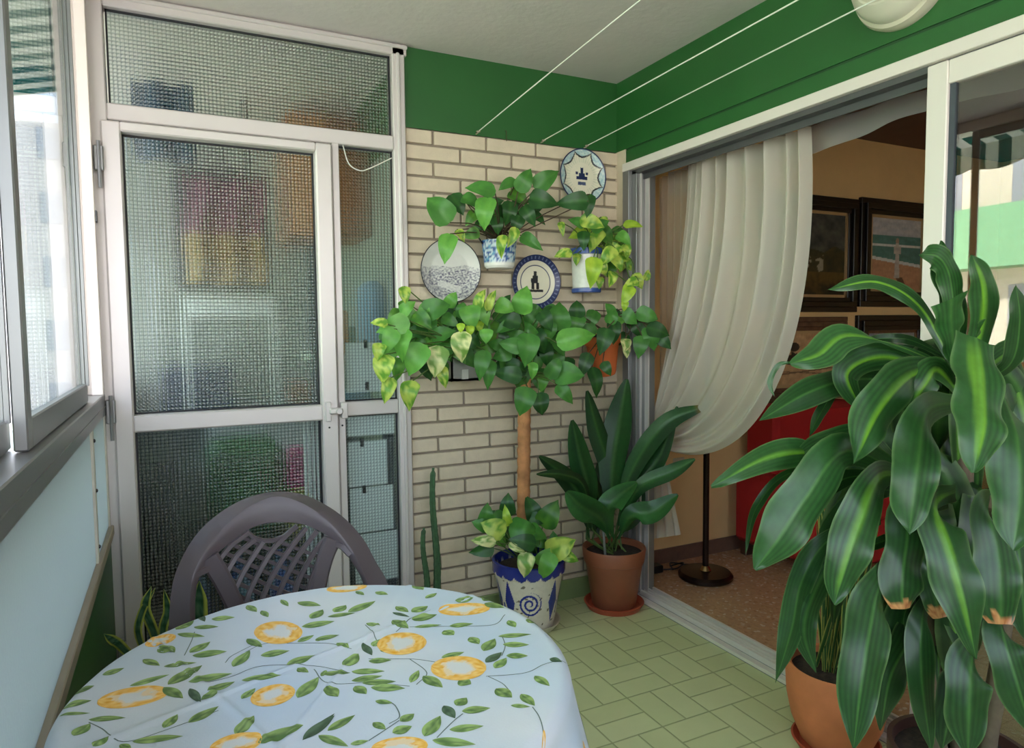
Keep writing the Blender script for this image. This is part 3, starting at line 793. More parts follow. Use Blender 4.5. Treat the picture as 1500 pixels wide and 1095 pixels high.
cluster(tA, [(642, 306, 50, 228, 'g', 2.60, .8), (670, 300, 36, 60, 'd'), (703, 278, 46, 192, 'g', 2.6, .6), (743, 271, 30, 150, 'g'), (769, 263, 40, -60, 'g', 2.62), (801, 263, 44, -38, 'g', 2.6, .66),
             (711, 312, 48, 98, 'l', 2.56, .66), (796, 294, 44, 12, 'd', 2.6), (838, 296, 48, 175, 'd', 2.6, .6), (862, 302, 36, 95, 'd', 2.62, .55), (655, 364, 46, 100, 'l', 2.6, .62), (675, 345, 22, 60, 'v'),
             (735, 360, 34, 98, 'v', 2.6, .5), (750, 348, 34, 115, 'v', 2.6, .5), (779, 355, 40, 35, 'g', 2.6, .5), (775, 315, 34, 60, 'd'), (745, 312, 36, 100, 'd'), (728, 330, 28, 80, 'd'), (760, 290, 34, 40, 'b'),
             (690, 320, 26, 130, 'b'), (690, 343, 26, 160, 'b'), (756, 328, 30, 110, 'd'), (724, 298, 30, -20, 'd'), (690, 295, 30, 30, 'g'), (787, 320, 30, 30, 'd')],
        Vector((1.30, 2.765, 1.70)), 2.68, [(700, 790, 295, 345, 12, 'dg', (22, 34))], stemmat='stemd')
# B: white cylinder pot with blue bands
c = Vector((1.752, 2.77, 1.485))
tB = thing('hanging_pot', c, 'white hanging pot with blue bands and yellow-green trailing leaves, below the highest plate', 'plant', 'planters on the brick wall')
def fB(R, h, a):
    if h < .022 or h > .175: return S(60, 88, 160)
    if .15 < h < .158: return S(110, 130, 180)
    return S(234, 234, 228)
pot_ = MB().lathe([(0, 0), (.066, 0), (.070, .004), (.070, .018), (.064, .024)] + [(.064 + .006 * i / 10, .024 + .15 * i / 10) for i in range(11)] + [(.076, .178), (.076, .205), (.066, .206), (.06, .1), (0, .1)], c, 48, colf=fB).build('pot', 'ceram', tB, smooth=True)
MB().lathe([(.066, .19), (0, .197)], c, 32).build('soil', 'soil', pot_)
cluster(tB, [(868, 326, 38, 20, 'v', 2.62, .6), (851, 342, 40, 160, 'y'), (886, 345, 38, 40, 'b'), (872, 352, 36, 120, 'v'), (928, 330, 30, 2, 'y', 2.64, .5), (908, 348, 26, -20, 'v'), (823, 335, 24, 80, 'v', 2.66, .45), (824, 372, 28, 172, 'v', 2.66, .55),
             (890, 376, 34, 130, 'v', 2.6), (868, 398, 44, 95, 'y', 2.6, .6), (905, 385, 26, 60, 'v'), (896, 408, 24, 100, 'v'), (878, 413, 20, 90, 'v'), (914, 350, 26, 40, 'l'), (900, 365, 30, 0, 'v'), (855, 352, 30, 90, 'd'),
             (880, 330, 30, -30, 'g'), (845, 325, 26, 200, 'g'), (918, 368, 22, 80, 'v'), (920, 388, 20, 60, 'v'), (935, 412, 26, 60, 'v', 2.6), (918, 432, 34, 115, 'y', 2.6, .6), (948, 402, 18, -70, 'v', 2.6), (924, 415, 24, 160, 'v', 2.6), (915, 448, 16, 100, 'y', 2.6), (882, 392, 28, 60, 'v', 2.62)],
        [Vector((1.752, 2.76, 1.69)), Vector((1.93, 2.66, 1.52))], 2.68, [(840, 925, 325, 395, 14, 'vgy', (18, 30))])
# C: metal box planter
c = Vector((1.135, 2.78, 1.10))
tC = thing('hanging_planter', c, 'silver box planter with dense trailing leaves reaching over the glass side panel', 'plant', 'planters on the brick wall')
m = MB(); m.box(1.05, 1.18, 2.72, 2.84, 1.10, 1.112); m.box(1.05, 1.18, 2.72, 2.727, 1.10, 1.20); m.box(1.05, 1.18, 2.833, 2.84, 1.10, 1.20); m.box(1.05, 1.057, 2.72, 2.84, 1.10, 1.20); m.box(1.173, 1.18, 2.72, 2.84, 1.10, 1.20)
m.build('box', 'silver', tC)
B(1.095, 1.125, 2.716, 2.721, 1.108, 1.15).build('label', 'paper', tC)
B(1.057, 1.173, 2.727, 2.833, 1.112, 1.18).build('soil', 'soil', tC)
CL = [(593, 432, 26, 85, 'v', 2.6, .7), (555, 473, 26, 185, 'v', 2.5, .6), (575, 478, 52, 160, 'l', 2.52, .6), (600, 462, 34, 20, 'l'), (640, 452, 44, -20, 'g', 2.6), (662, 438, 26, -60, 'l'), (570, 500, 40, 110, 'l', 2.5), (590, 505, 48, 100, 'l', 2.5, .6),  # lighter tones on the left leaves paint in the window light
      (562, 540, 44, 95, 'v', 2.5, .75), (583, 540, 34, 100, 'b'), (609, 527, 52, 115, 'l', 2.52, .72), (568, 572, 40, 105, 'v', 2.5, .55), (600, 578, 44, 100, 'v', 2.5, .7), (640, 530, 48, 100, 'p', 2.5, .7), (676, 508, 46, 95, 'p', 2.5, .7), (649, 552, 32, 75, 'v', 2.52, .6),
      (650, 490, 38, -20, 'g'), (628, 500, 30, 160, 'l'), (620, 470, 34, 40, 'b'), (690, 465, 38, 80, 'l', 2.56, .85), (708, 460, 36, 70, 'l'), (703, 478, 18, 90, 'y'), (675, 480, 14, 90, 'y', 2.5, .9), (688, 484, 16, 90, 'y', 2.5, .9), (712, 492, 22, 90, 'l', 2.5, .95),
      (720, 438, 36, -70, 'v', 2.6, .4), (704, 436, 34, -70, 'v', 2.6, .5), (740, 450, 30, 20, 'l', 2.6, .85), (742, 440, 22, -60, 'd'), (706, 535, 46, 100, 'g', 2.54, .55), (716, 548, 44, 95, 'g', 2.56, .5), (630, 480, 30, 90, 'g'), (660, 470, 30, 30, 'g'), (610, 486, 34, 180, 'd'),
      (655, 512, 34, 80, 'g'), (692, 500, 34, 40, 'd'), (598, 450, 28, -40, 'l'), (555, 515, 28, 100, 'v', 2.5), (622, 452, 26, -90, 'l'), (677, 452, 26, -90, 'g')]
cluster(tC, CL, Vector((1.135, 2.76, 1.22)), 2.64, [(560, 650, 450, 520, 24, 'glvb', (26, 38)), (640, 740, 450, 520, 26, 'gdlb', (26, 40)), (590, 700, 505, 545, 12, 'gd', (24, 36))])
c = Vector((1.345, 2.78, 1.12))
tE = thing('hanging_pot', c, 'small plain pale grey pot almost hidden by leaves above the top of the coir pole', 'plant', 'planters on the brick wall')
pot_ = MB().lathe([(0, 0), (.04, 0), (.062, .10), (.066, .10), (.066, .115), (.058, .115), (.05, .08), (0, .08)], c, 40).build('pot', 'appl', tE, smooth=True)
MB().lathe([(.057, .1), (0, .105)], c, 24).build('soil', 'soil', pot_)
cluster(tE, [(728, 505, 30, 200, 'g', 2.66), (750, 500, 34, -40, 'd', 2.66), (765, 515, 30, 60, 'g', 2.66)], Vector((1.345, 2.78, 1.23)), 2.68)
# D: terracotta wall pot
c = Vector((1.85, 2.765, 1.10))
tD = thing('hanging_pot', c, 'orange terracotta pot tilted on the wall beside the door frame', 'plant', 'planters on the brick wall')
pr_ = [(0, 0), (.052, 0), (.056, .01), (.078, .15), (.088, .155), (.090, .20), (.080, .20), (.072, .12), (0, .12)]
m = MB(); m.lathe(pr_, (0, 0, 0), 40)
R_ = Matrix.Rotation(radians(-10), 4, 'Y') @ Matrix.Rotation(radians(8), 4, 'X')
m.v = [tuple(R_ @ Vector(v) + c) for v in m.v]; m.build('pot', 'terrao', tD, smooth=True)
m = MB(); m.lathe([(.078, .18), (0, .19)], (0, 0, 0), 32); m.v = [tuple(R_ @ Vector(v) + c) for v in m.v]; m.build('soil', 'soil', pot_)
cluster(tD, [(845, 452, 28, -90, 'd', 2.66, .9), (843, 475, 34, 100, 'g', 2.66, .85), (897, 462, 26, -60, 'g', 2.6), (899, 487, 36, 90, 'd', 2.6, .6), (884, 500, 42, 105, 'd', 2.58, .65), (922, 465, 30, 40, 'g', 2.6), (949, 462, 34, 20, 'g', 2.56, .7),
             (965, 485, 36, 20, 'd', 2.54), (972, 500, 32, 45, 'd', 2.54, .65), (955, 495, 38, 80, 'g', 2.56), (938, 508, 34, 100, 'g', 2.58), (933, 480, 34, 60, 'd'), (916, 505, 20, 90, 'p', 2.6, .9), (918, 515, 18, 90, 'p'), (872, 560, 46, 80, 'd', 2.62, .5), (856, 535, 40, 110, 'd', 2.62, .55),
             (889, 540, 24, 60, 'd', 2.58, .7), (905, 470, 24, 0, 'l'), (945, 478, 30, 160, 'd'), (893, 452, 22, -120, 'g')],
        [Vector((1.85, 2.755, 1.29)), Vector((1.90, 2.66, 1.36))], 2.64, [(850, 960, 460, 500, 8, 'dg', (22, 32))], stemmat='stemd')

# ------------------------------------------------------------------ pothos with coir pole in blue and white pot
c = Vector((1.375, 2.655, 0))
tP = thing('potted_pothos', c, 'climbing pothos on a coir pole in a blue and white painted pot', 'plant')
def fP(R, h, a):
    cream = S(214, 206, 190); blue = S(36, 48, 132)
    n = nz(a * 3, h * 20) * .006
    if h > .272 + n - .022 * abs(sin(a * 9)): return blue
    if h > .245: return cream
    # spirals and blobs
    aa = ((a + 1.95) * 3 / (2 * pi) + .5) % 1 - .5
    x, z = aa * .30, h - .15
    rr = math.hypot(x + .01, z); th = math.atan2(z, x + .01)
    if rr < .055 and abs(((rr * 46 - th / (2 * pi)) % 1) - .5) < .22 and rr > .008: return blue
    if abs(abs(x) - .11) < .028 * (1 - abs(z) / .1) and abs(z) < .1: return blue
    if abs(x) > .145 and abs(z + .04) < .03: return blue
    if nz(a * 6, h * 60, 4) > .45: return S(120, 110, 96)
    return cream
pf = [(0, 0), (.10, 0), (.105, .01)] + [(.105 + .045 * (i / 90) ** .85, .01 + .24 * i / 90) for i in range(1, 91)] + [(.152, .255), (.160, .262)] + [(.162, .262 + .046 * i / 8) for i in range(9)] + [(.152, .312), (.146, .29), (.14, .26)]
pot_ = MB().lathe(pf, c, 320, colf=fP).build('pot', 'ceram', tP, smooth=True)
MB().lathe([(.142, .27), (.08, .278), (0, .28)], c, 32).build('soil', 'soil', pot_)
MB().lathe([(0, .0), (.11, 0), (.136, .03), (.140, .038), (.134, .038), (.112, .012), (0, .012)], c, 48).build('saucer', 'creamp', tP, smooth=True)
def pol(z): return Vector((1.372 + .02 * (z - .4) , 2.70, z))
m = MB(); n = 60
m.tube([pol(.35 + .93 * i / n) for i in range(n + 1)], [.029 + .0018 * sin(i * 2.1) + random.uniform(-.0008, .0008) for i in range(n + 1)], 20)
m.build('coir_pole', 'coir', tP, smooth=True)
MB().tube([(1.335, 2.64, .22), (1.332, 2.655, .42)], .013, 10).build('stake', 'black', tP)
PL = [(767, 438, 44, -80, 'l', 2.6, .75), (818, 462, 44, -90, 'g', 2.62, .9), (780, 465, 34, -60, 'g'), (756, 492, 30, 200, 'g'), (772, 512, 50, 95, 'g', 2.56, .7), (748, 505, 36, 190, 'g', 2.58), (775, 485, 34, 20, 'g'), (845, 495, 60, -12, 'l', 2.54, .55), (820, 505, 34, 70, 'g'),
      (743, 548, 44, 190, 'd', 2.56, .6), (762, 545, 30, 100, 'd'), (757, 538, 34, 20, 'd'), (780, 543, 26, 90, 'l', 2.56, .6), (812, 538, 34, -60, 'g', 2.58), (834, 548, 46, 5, 'g', 2.56, .8), (828, 577, 36, 50, 'g', 2.56, .6), (767, 588, 44, 105, 'g', 2.54, .75), (792, 592, 34, 80, 'd', 2.6, .8),
      (795, 560, 28, 100, 'l'), (800, 470, 34, 60, 'd'), (805, 485, 30, 90, 'g'), (745, 470, 36, 190, 'd'), (790, 500, 40, 60, 'd'), (800, 520, 34, 80, 'd'), (740, 480, 30, 150, 'g'), (735, 520, 30, 160, 'g'), (786, 455, 26, 20, 'g')]
PB = [(712, 752, 34, -80, 'g', 2.6), (703, 768, 26, 200, 'g', 2.6, .8), (722, 772, 40, 200, 'v', 2.54, .8), (742, 755, 32, -100, 'y', 2.56, .45), (707, 792, 38, 185, 'p', 2.52, .45), (705, 806, 38, 170, 'd', 2.54, .55), (733, 790, 30, 60, 'l'), (768, 775, 44, 10, 'g', 2.52, .75), (787, 780, 34, 40, 'g', 2.52, .7),
      (765, 793, 42, 190, 'd', 2.5, .6), (806, 752, 46, -60, 'b', 2.58, .75), (779, 745, 40, -110, 'd', 2.64), (744, 738, 34, -90, 'd', 2.66), (790, 760, 28, 0, 'd'), (822, 800, 48, -25, 'v', 2.52, .75), (835, 815, 30, 30, 'v', 2.5, .6), (798, 815, 30, -60, 'l', 2.52), (800, 830, 44, 115, 'l', 2.48, .6),
      (770, 828, 38, 100, 'p', 2.48, .7), (758, 803, 30, 30, 'p', 2.5, .35), (812, 790, 26, -100, 'g'), (795, 795, 26, 30, 'g'), (727, 758, 26, 150, 'g')]
cluster(tP, PL + PB, [pol(1.2), pol(1.1), pol(1.27), Vector((1.37, 2.66, .30)), Vector((1.33, 2.64, .31)), Vector((1.42, 2.64, .30))], 2.64, [(735, 830, 460, 560, 34, 'gdg', (28, 40)), (715, 815, 755, 805, 8, 'dg', (24, 34))])

# ------------------------------------------------------------------ aspidistra
c = Vector((1.835, 2.665, 0))
tQ = thing('potted_aspidistra', c, 'dark green cast-iron plant in a brown pot on a red saucer by the door track', 'plant')
pot_ = MB().lathe([(0, .012), (.098, .012), (.104, .02), (.132, .205), (.135, .21), (.135, .222), (.142, .226), (.150, .285), (.146, .292), (.138, .288), (.132, .25), (0, .25)], c, 64).build('pot', 'terrab', tQ, smooth=True)
MB().lathe([(0, 0), (.125, 0), (.142, .028), (.136, .03), (.12, .011), (0, .011)], c, 64).build('saucer', 'saucer', tQ, smooth=True)
MB().lathe([(.134, .262), (.07, .27), (0, .268)], c, 32).build('soil', 'soil', pot_)
def strapp(v): return max(.04, .12 + .88 * sin(pi * min(1, max(0, (v - .12) / .88)) ** .9) ** .75) if v > .12 else .12
def acol(seed, brown=False, br=1):
    def f(u, v):
        t = .5 + .5 * sin(u * 22 + seed); a = mixc(S(30 * br, 66 * br, 34 * br), S(44 * br, 88 * br, 44 * br), t)
        if abs(u) < .1: a = mixc(a, S(84, 130, 66), .4)
        if brown and v > .93: a = S(120, 96, 50)
        return a
    return f
mb = MB(); mb.open = True
AL = [([(897, 780), (897, 690), (907, 620), (918, 555)], 44, (2.66, 2.68, 2.68, 2.66), 1), ([(893, 780), (892, 690), (875, 630), (860, 572)], 30, (2.67, 2.70, 2.70, 2.68), .9),
      ([(903, 775), (925, 690), (975, 620), (1035, 594)], 30, (2.66, 2.62, 2.50, 2.40), 1), ([(905, 770), (925, 720), (965, 670), (992, 595)], 26, (2.66, 2.64, 2.56, 2.50), .9),
      ([(860, 790), (862, 720), (850, 670), (838, 615)], 36, (2.68, 2.70, 2.70, 2.68), 1), ([(863, 790), (856, 740), (830, 700), (790, 668)], 30, (2.67, 2.62, 2.60, 2.58), .8),
      ([(868, 790), (880, 740), (866, 700), (852, 640)], 24, (2.70, 2.74, 2.74, 2.74), .8), ([(868, 775), (855, 712), (825, 695), (786, 694)], 17, (2.66, 2.58, 2.56, 2.54), .8),
      ([(893, 790), (880, 760), (852, 742), (830, 720)], 40, (2.62, 2.54, 2.50, 2.50), 1.25), ([(900, 790), (890, 750), (905, 728), (933, 706)], 36, (2.62, 2.56, 2.54, 2.54), 1.35),
      ([(905, 790), (925, 756), (960, 748), (993, 724)], 34, (2.64, 2.54, 2.48, 2.44), 1.35), ([(905, 780), (935, 716), (985, 690), (1018, 672)], 24, (2.66, 2.58, 2.48, 2.44), 1.2),
      ([(908, 785), (928, 760), (935, 735), (940, 700)], 22, (2.68, 2.70, 2.70, 2.70), 1), ([(880, 790), (870, 760), (880, 700), (885, 660)], 26, (2.70, 2.74, 2.76, 2.76), .8)]
for i, (pp, wp, ys, br) in enumerate(AL):
    pts = [on(x, y, 1, yy) for (x, y), yy in zip(pp, ys)]
    w = wp * depth(pts[2]) / F
    ribbon(mb, pts, w, (FX * 1 + Vector((random.uniform(-.4, .4), 0, -.2))).normalized(), strapp, acol(i * 1.3, i == 2, br), 8, 20, fold=.28, ripple=.02, ph=i)
mb.build('foliage', 'gloss', tQ, smooth='all')
m = MB()
for i, (pp, wp, ys, br) in enumerate(AL): m.tube([Vector((c.x + random.uniform(-.05, .05), c.y + random.uniform(-.05, .05), .26)), on(pp[0][0], pp[0][1], 1, ys[0]), on(*[(pp[0][k] * .8 + pp[1][k] * .2) for k in (0, 1)], 1, ys[0])], .004, 6)
m.build('stems', 'stem', tQ)
MB().tube([(c.x - .08, c.y - .05, .25), (c.x - .092, c.y - .03, .52)], .006, 8).build('stake', 'alug', tQ)

# ------------------------------------------------------------------ cactus and snake plant behind the table
c = Vector((.95, 2.72, 0))
tK = thing('potted_cactus', c, 'tall thin ridged cactus with two columns standing against the brick wall', 'plant')
pot_ = MB().lathe([(0, 0), (.06, 0), (.08, .15), (.086, .15), (.086, .17), (.076, .17), (.07, .14), (0, .14)], c, 40).build('pot', 'terra', tK, smooth=True)
MB().lathe([(.076, .155), (0, .158)], c, 24).build('soil', 'soil', pot_)
for (x, y, zt, r) in ((.972, 2.745, .735, .014), (.922, 2.735, .485, .012)):
    m = MB(); vs = []; n = 50
    prof = []
    for i in range(n + 1):
        t = i / n; z = .15 + (zt - .15) * t; rr = r * (1 - .35 * t) * (1 if t < .97 else .5) * (1 + .05 * sin(i * 1.9)); prof.append((rr, z))
    seg = 20
    for i, (rr, z) in enumerate(prof):
        for k in range(seg):
            a = 2 * pi * k / seg; q = rr * (1 + .28 * cos(a * 5)); vs.append((x + q * cos(a) + .008 * sin(i * .12), y + q * sin(a), z))
    m.add(vs, [(i * seg + k, i * seg + (k + 1) % seg, (i + 1) * seg + (k + 1) % seg, (i + 1) * seg + k) for i in range(n) for k in range(seg)] + [tuple(n * seg + k for k in range(seg))], None)
    m.build('column', pmat('cactus_skin', S(62, 96, 62), .6, var=.25, vscale=60), tK, smooth=True)
c = Vector((-.02, 2.42, 0))
tS = thing('potted_snake_plant', c, 'snake plant with yellow-edged leaves beside the glass door behind the chair', 'plant')
pot_ = MB().lathe([(0, 0), (.07, 0), (.09, .16), (.097, .16), (.097, .185), (.086, .185), (.08, .14), (0, .14)], c, 40).build('pot', 'terra', tS, smooth=True)
MB().lathe([(.084, .165), (0, .17)], c, 24).build('soil', 'soil', pot_)
mb = MB(); mb.open = True
def scol(u, v):
    if abs(u) > .72: return S(200, 204, 96)
    return mixc(S(40, 84, 56), S(96, 132, 104), .5 + .5 * sin(v * 40 + 3 * nz(u * 3, v * 9)))
for pp, wp in (([(228, 990), (226, 930), (212, 890), (222, 858)], 16), ([(232, 990), (238, 930), (245, 895), (240, 862)], 14), ([(290, 1000), (288, 940), (290, 890), (292, 850)], 28), ([(262, 1000), (262, 950), (256, 910), (258, 880)], 22),
               ([(200, 990), (180, 950), (165, 938), (152, 928)], 16), ([(215, 990), (205, 940), (206, 900), (228, 860)], 12), ([(275, 1000), (274, 950), (270, 920), (268, 890)], 20)):
    pts = [on(x, y, 1, 2.40) for x, y in pp]
    pts[0] = Vector((c.x + (pts[0].x - c.x) * .4, c.y, .17))
    ribbon(mb, pts, wp * 2.2 / F, FX, lambda v: max(.05, .6 + .4 * sin(pi * v)) * (1 if v < .75 else 1 - ((v - .75) / .25) ** 1.5 * .95), scol, 8, 16, fold=.2)
mb.build('foliage', 'gloss', tS, smooth='all')

# ------------------------------------------------------------------ foreground dracaena
c = Vector((1.68, .97, 0))
tX = thing('potted_dracaena', c, 'large corn plant with broad arching striped leaves filling the right foreground', 'plant')
pot_ = MB().lathe([(0, 0), (.12, 0), (.15, .25), (.158, .255), (.158, .29), (.146, .29), (.14, .25), (0, .25)], c, 48).build('pot', 'dpot', tX, smooth=True)
MB().lathe([(.142, .265), (0, .272)], c, 32).build('soil', 'soil', pot_)
m = MB()
trunks = [[(1.68, .97, .2), (1.69, .98, .7), at(1408, 560, 1.62), at(1408, 515, 1.60)], [(1.64, .99, .2), (1.62, 1.02, .6), at(1330, 720, 1.62), at(1325, 690, 1.60)], [(1.72, .94, .2), (1.74, .92, .6), at(1455, 760, 1.6), at(1455, 735, 1.58)]]
for t in trunks: m.tube(bez(t, 20), [.02 + .002 * sin(i * 2) for i in range(21)], 12)
m.build('trunk', 'trunk', tX, smooth=True)
def dcol(seed, stripe, br, tip):
    def f(u, v):
        a = mixc(S(32, 64, 30), S(46, 86, 40), .5 + .5 * sin(u * 26 + seed)); a = tuple(x * br * .84 for x in a[:3]) + (1,)
        if stripe > .75:
            wv = .26 * (1 - .5 * v) * stripe
            t = max(0, 1 - abs(u + .12 * sin(seed) + .05 * sin(v * 5 + seed)) / max(.01, wv)); t = min(1, t * 2.0) * (.75 + .25 * sin(u * 60))
            a = mixc(a, S(118, 172, 48), max(0, t) * min(1, v * 6) * (1 if v < .85 else max(0, 1 - (v - .85) / .1)))
        if abs(u) < .07: a = mixc(a, S(96, 150, 70), .4)
        if abs(u) > .93: a = mixc(a, S(120, 150, 90), .45)
        if tip and v > tip + .14 * nz(u * 2.2 + seed, v * 6): a = mixc(S(216, 164, 104), S(170, 104, 60), .5 + nz(u * 4, v * 20) )
        return a
    return f
def dprof(v):
    if v < .08: return .45
    return max(.02, min(1, .45 + .55 * (v - .08) / .3)) * (1 if v < .6 else max(.0, 1 - ((v - .6) / .4) ** 2.2) + .02)
def dfold(v): return (.84 + .16 * min(1, v / .3)) * (1 if v < .62 else max(0, 1 - ((v - .62) / .38) ** 2.0) + .02)
def dwed(v): return .22 + .78 * v ** .8
def dlens(v): return .16 if v < .34 else .16 + .84 * max(0, sin(pi * ((v - .34) / .66) ** .8)) * 1.0 if v < .97 else .08
def dmid(v): return .25 if v < .06 else max(.02, .25 + .75 * min(1, (v - .06) / .4) if v < .62 else 1 - ((v - .62) / .38) ** 2.2)
def dgrow(v): return .5 + .5 * v
def dblunt(v):
    return min(1, .5 + 1.5 * v) * (1 if v < .8 else 1 - .55 * ((v - .8) / .2) ** 1.6)
DL = [  # points (px,py,depth), width px, stripe, brightness, brown tip, rotation hint
    ([(1410, 540, 1.60), (1400, 450, 1.58), (1385, 400, 1.55), (1378, 352, 1.52)], 40, .5, 1.3, 0, 0),
    ([(1398, 450, 1.56), (1390, 400, 1.54), (1374, 376, 1.52), (1348, 372, 1.50)], 38, 0, 1.6, -1, 0),
    ([(1418, 545, 1.60), (1440, 480, 1.56), (1442, 420, 1.52), (1424, 373, 1.50)], 44, 1.3, 1.5, 0, 0),
    ([(1400, 540, 1.60), (1350, 450, 1.62), (1285, 412, 1.62), (1212, 424, 1.62)], 30, .9, 1.5, 0, .6),
    ([(1430, 494, 1.36), (1437, 560, 1.30), (1438, 620, 1.25), (1426, 692, 1.22)], 84, 1.5, 1.6, -1, 0),
    ([(1412, 560, 1.58), (1418, 520, 1.46), (1430, 494, 1.36)], 60, 0, 1.5, -2, 0),
    ([(1404, 550, 1.58), (1398, 510, 1.54), (1394, 475, 1.5), (1393, 438, 1.46)], 56, .5, 1.9, -3, 0),
    ([(1405, 545, 1.60), (1340, 545, 1.50), (1285, 600, 1.42), (1250, 680, 1.38)], 68, 1.0, 1.6, -5, 0),
    ([(1395, 540, 1.60), (1310, 505, 1.56), (1240, 492, 1.50), (1200, 520, 1.46), (1158, 532, 1.44)], 50, .9, 1.8, -4, .5),
    ([(1160, 530, 1.45), (1140, 535, 1.45), (1128, 560, 1.45), (1134, 580, 1.45)], 8, 0, 1.5, 0, 0),
    ([(1390, 550, 1.60), (1300, 520, 1.58), (1240, 545, 1.55), (1262, 602, 1.54)], 44, .8, 1.3, 0, 0),
    ([(1380, 560, 1.62), (1260, 555, 1.60), (1190, 572, 1.56), (1112, 616, 1.52)], 44, .3, 1.2, 0, .5),
    ([(1320, 610, 1.62), (1240, 560, 1.62), (1205, 600, 1.60), (1185, 640, 1.58)], 18, .3, 1.3, 0, 0),
    ([(1310, 690, 1.60), (1220, 665, 1.54), (1140, 665, 1.48), (1042, 712, 1.42)], 46, 1.0, 1.6, -4, .5),
    ([(1320, 690, 1.60), (1270, 640, 1.56), (1210, 650, 1.52), (1160, 672, 1.50)], 40, .5, 1.6, 0, .4),
    ([(1325, 695, 1.60), (1240, 660, 1.46), (1180, 730, 1.40), (1140, 790, 1.38), (1106, 834, 1.38)], 74, .5, 1.7, 0, 0),
    ([(1330, 700, 1.58), (1290, 700, 1.42), (1258, 770, 1.36), (1238, 830, 1.34), (1222, 885, 1.34)], 68, 1.1, 1.4, 0, 0),
    ([(1410, 590, 1.58), (1360, 600, 1.40), (1346, 670, 1.34), (1338, 730, 1.32), (1332, 782, 1.32)], 72, .5, 1.5, 0, 0),
    ([(1410, 580, 1.60), (1375, 540, 1.52), (1355, 560, 1.50), (1340, 590, 1.50), (1362, 618, 1.50)], 44, 1.2, 1.7, 0, 0),
    ([(1390, 730, 1.56), (1340, 740, 1.42), (1328, 800, 1.38), (1322, 850, 1.36), (1322, 892, 1.36)], 64, .3, 1.1, .93, 0),
    ([(1400, 720, 1.54), (1372, 740, 1.38), (1392, 810, 1.32), (1412, 880, 1.30), (1430, 965, 1.30)], 72, 1.0, 1.3, 0, 0),
    ([(1450, 730, 1.54), (1448, 750, 1.40), (1462, 810, 1.36), (1466, 870, 1.34), (1466, 914, 1.34)], 66, .2, 1.3, .91, 0),
    ([(1470, 580, 1.40), (1490, 640, 1.30), (1494, 730, 1.26), (1484, 806, 1.24)], 88, .6, 1.5, 0, 0),
    ([(1330, 800, 1.56), (1292, 850, 1.38), (1275, 920, 1.30), (1262, 1000, 1.26), (1250, 1100, 1.25)], 74, .7, 1.2, 0, 0),
    ([(1290, 760, 1.56), (1215, 790, 1.50), (1175, 850, 1.46), (1160, 920, 1.45), (1136, 1000, 1.45)], 40, .3, 1.4, 0, 0),
    ([(1300, 790, 1.56), (1225, 820, 1.50), (1192, 870, 1.46), (1178, 925, 1.45), (1196, 985, 1.45)], 40, .4, 1.4, 0, 0),
    ([(1440, 560, 1.60), (1482, 530, 1.54), (1494, 470, 1.50), (1488, 416, 1.48)], 34, .4, 1.1, 0, 0),
    ([(1420, 560, 1.62), (1470, 520, 1.60), (1510, 510, 1.58), (1560, 540, 1.56)], 40, .8, 1.4, 0, .5),
    ([(1370, 860, 1.56), (1352, 900, 1.44), (1350, 990, 1.40), (1364, 1100, 1.40)], 44, .2, 1.1, 0, 0),
    ([(1440, 900, 1.52), (1425, 960, 1.36), (1420, 1030, 1.32), (1418, 1110, 1.32)], 72, .3, 1.1, 0, 0),
    ([(1465, 860, 1.52), (1468, 920, 1.38), (1490, 1000, 1.34), (1515, 1080, 1.34)], 60, .3, 1.2, 0, 0),
    ([(1350, 870, 1.58), (1335, 930, 1.48), (1305, 990, 1.46), (1290, 1070, 1.46)], 54, 0, .9, 0, 0),
    ([(1360, 760, 1.58), (1352, 810, 1.44), (1366, 860, 1.42), (1378, 905, 1.42)], 40, .6, 1.3, .88, 0),
    ([(1340, 820, 1.60), (1330, 880, 1.50), (1318, 930, 1.49), (1296, 962, 1.49)], 56, 0, .8, .9, 0),
    ([(1350, 850, 1.58), (1335, 900, 1.47), (1342, 930, 1.46), (1346, 962, 1.46)], 22, 0, 1, .6, 0),
    ([(1480, 700, 1.54), (1490, 780, 1.40), (1498, 860, 1.36), (1502, 940, 1.36)], 60, .3, 1.0, 0, 0),
    ([(1420, 950, 1.56), (1400, 1000, 1.46), (1390, 1050, 1.44), (1380, 1100, 1.44)], 50, 0, .8, 0, 0),
    ([(1310, 700, 1.60), (1240, 700, 1.58), (1180, 745, 1.56), (1130, 810, 1.56)], 28, .3, 1.0, 0, 0),
    ([(1300, 720, 1.60), (1170, 690, 1.58), (1110, 740, 1.58), (1092, 810, 1.58)], 14, .3, 1.2, 0, 0),
    ([(1320, 720, 1.60), (1280, 720, 1.56), (1230, 760, 1.54), (1200, 800, 1.54)], 38, .2, 1.2, 0, 0),
    ([(1400, 530, 1.66), (1340, 500, 1.68), (1300, 495, 1.68), (1255, 500, 1.68)], 14, .2, .9, 0, 0),
    ([(1400, 545, 1.66), (1350, 515, 1.68), (1310, 510, 1.68), (1262, 512, 1.68)], 12, .2, .9, 0, 0),
    ([(1395, 560, 1.66), (1330, 535, 1.68), (1290, 545, 1.68), (1230, 552, 1.68)], 30, .2, .7, 0, 0),
]
mb = MB(); mb.open = True
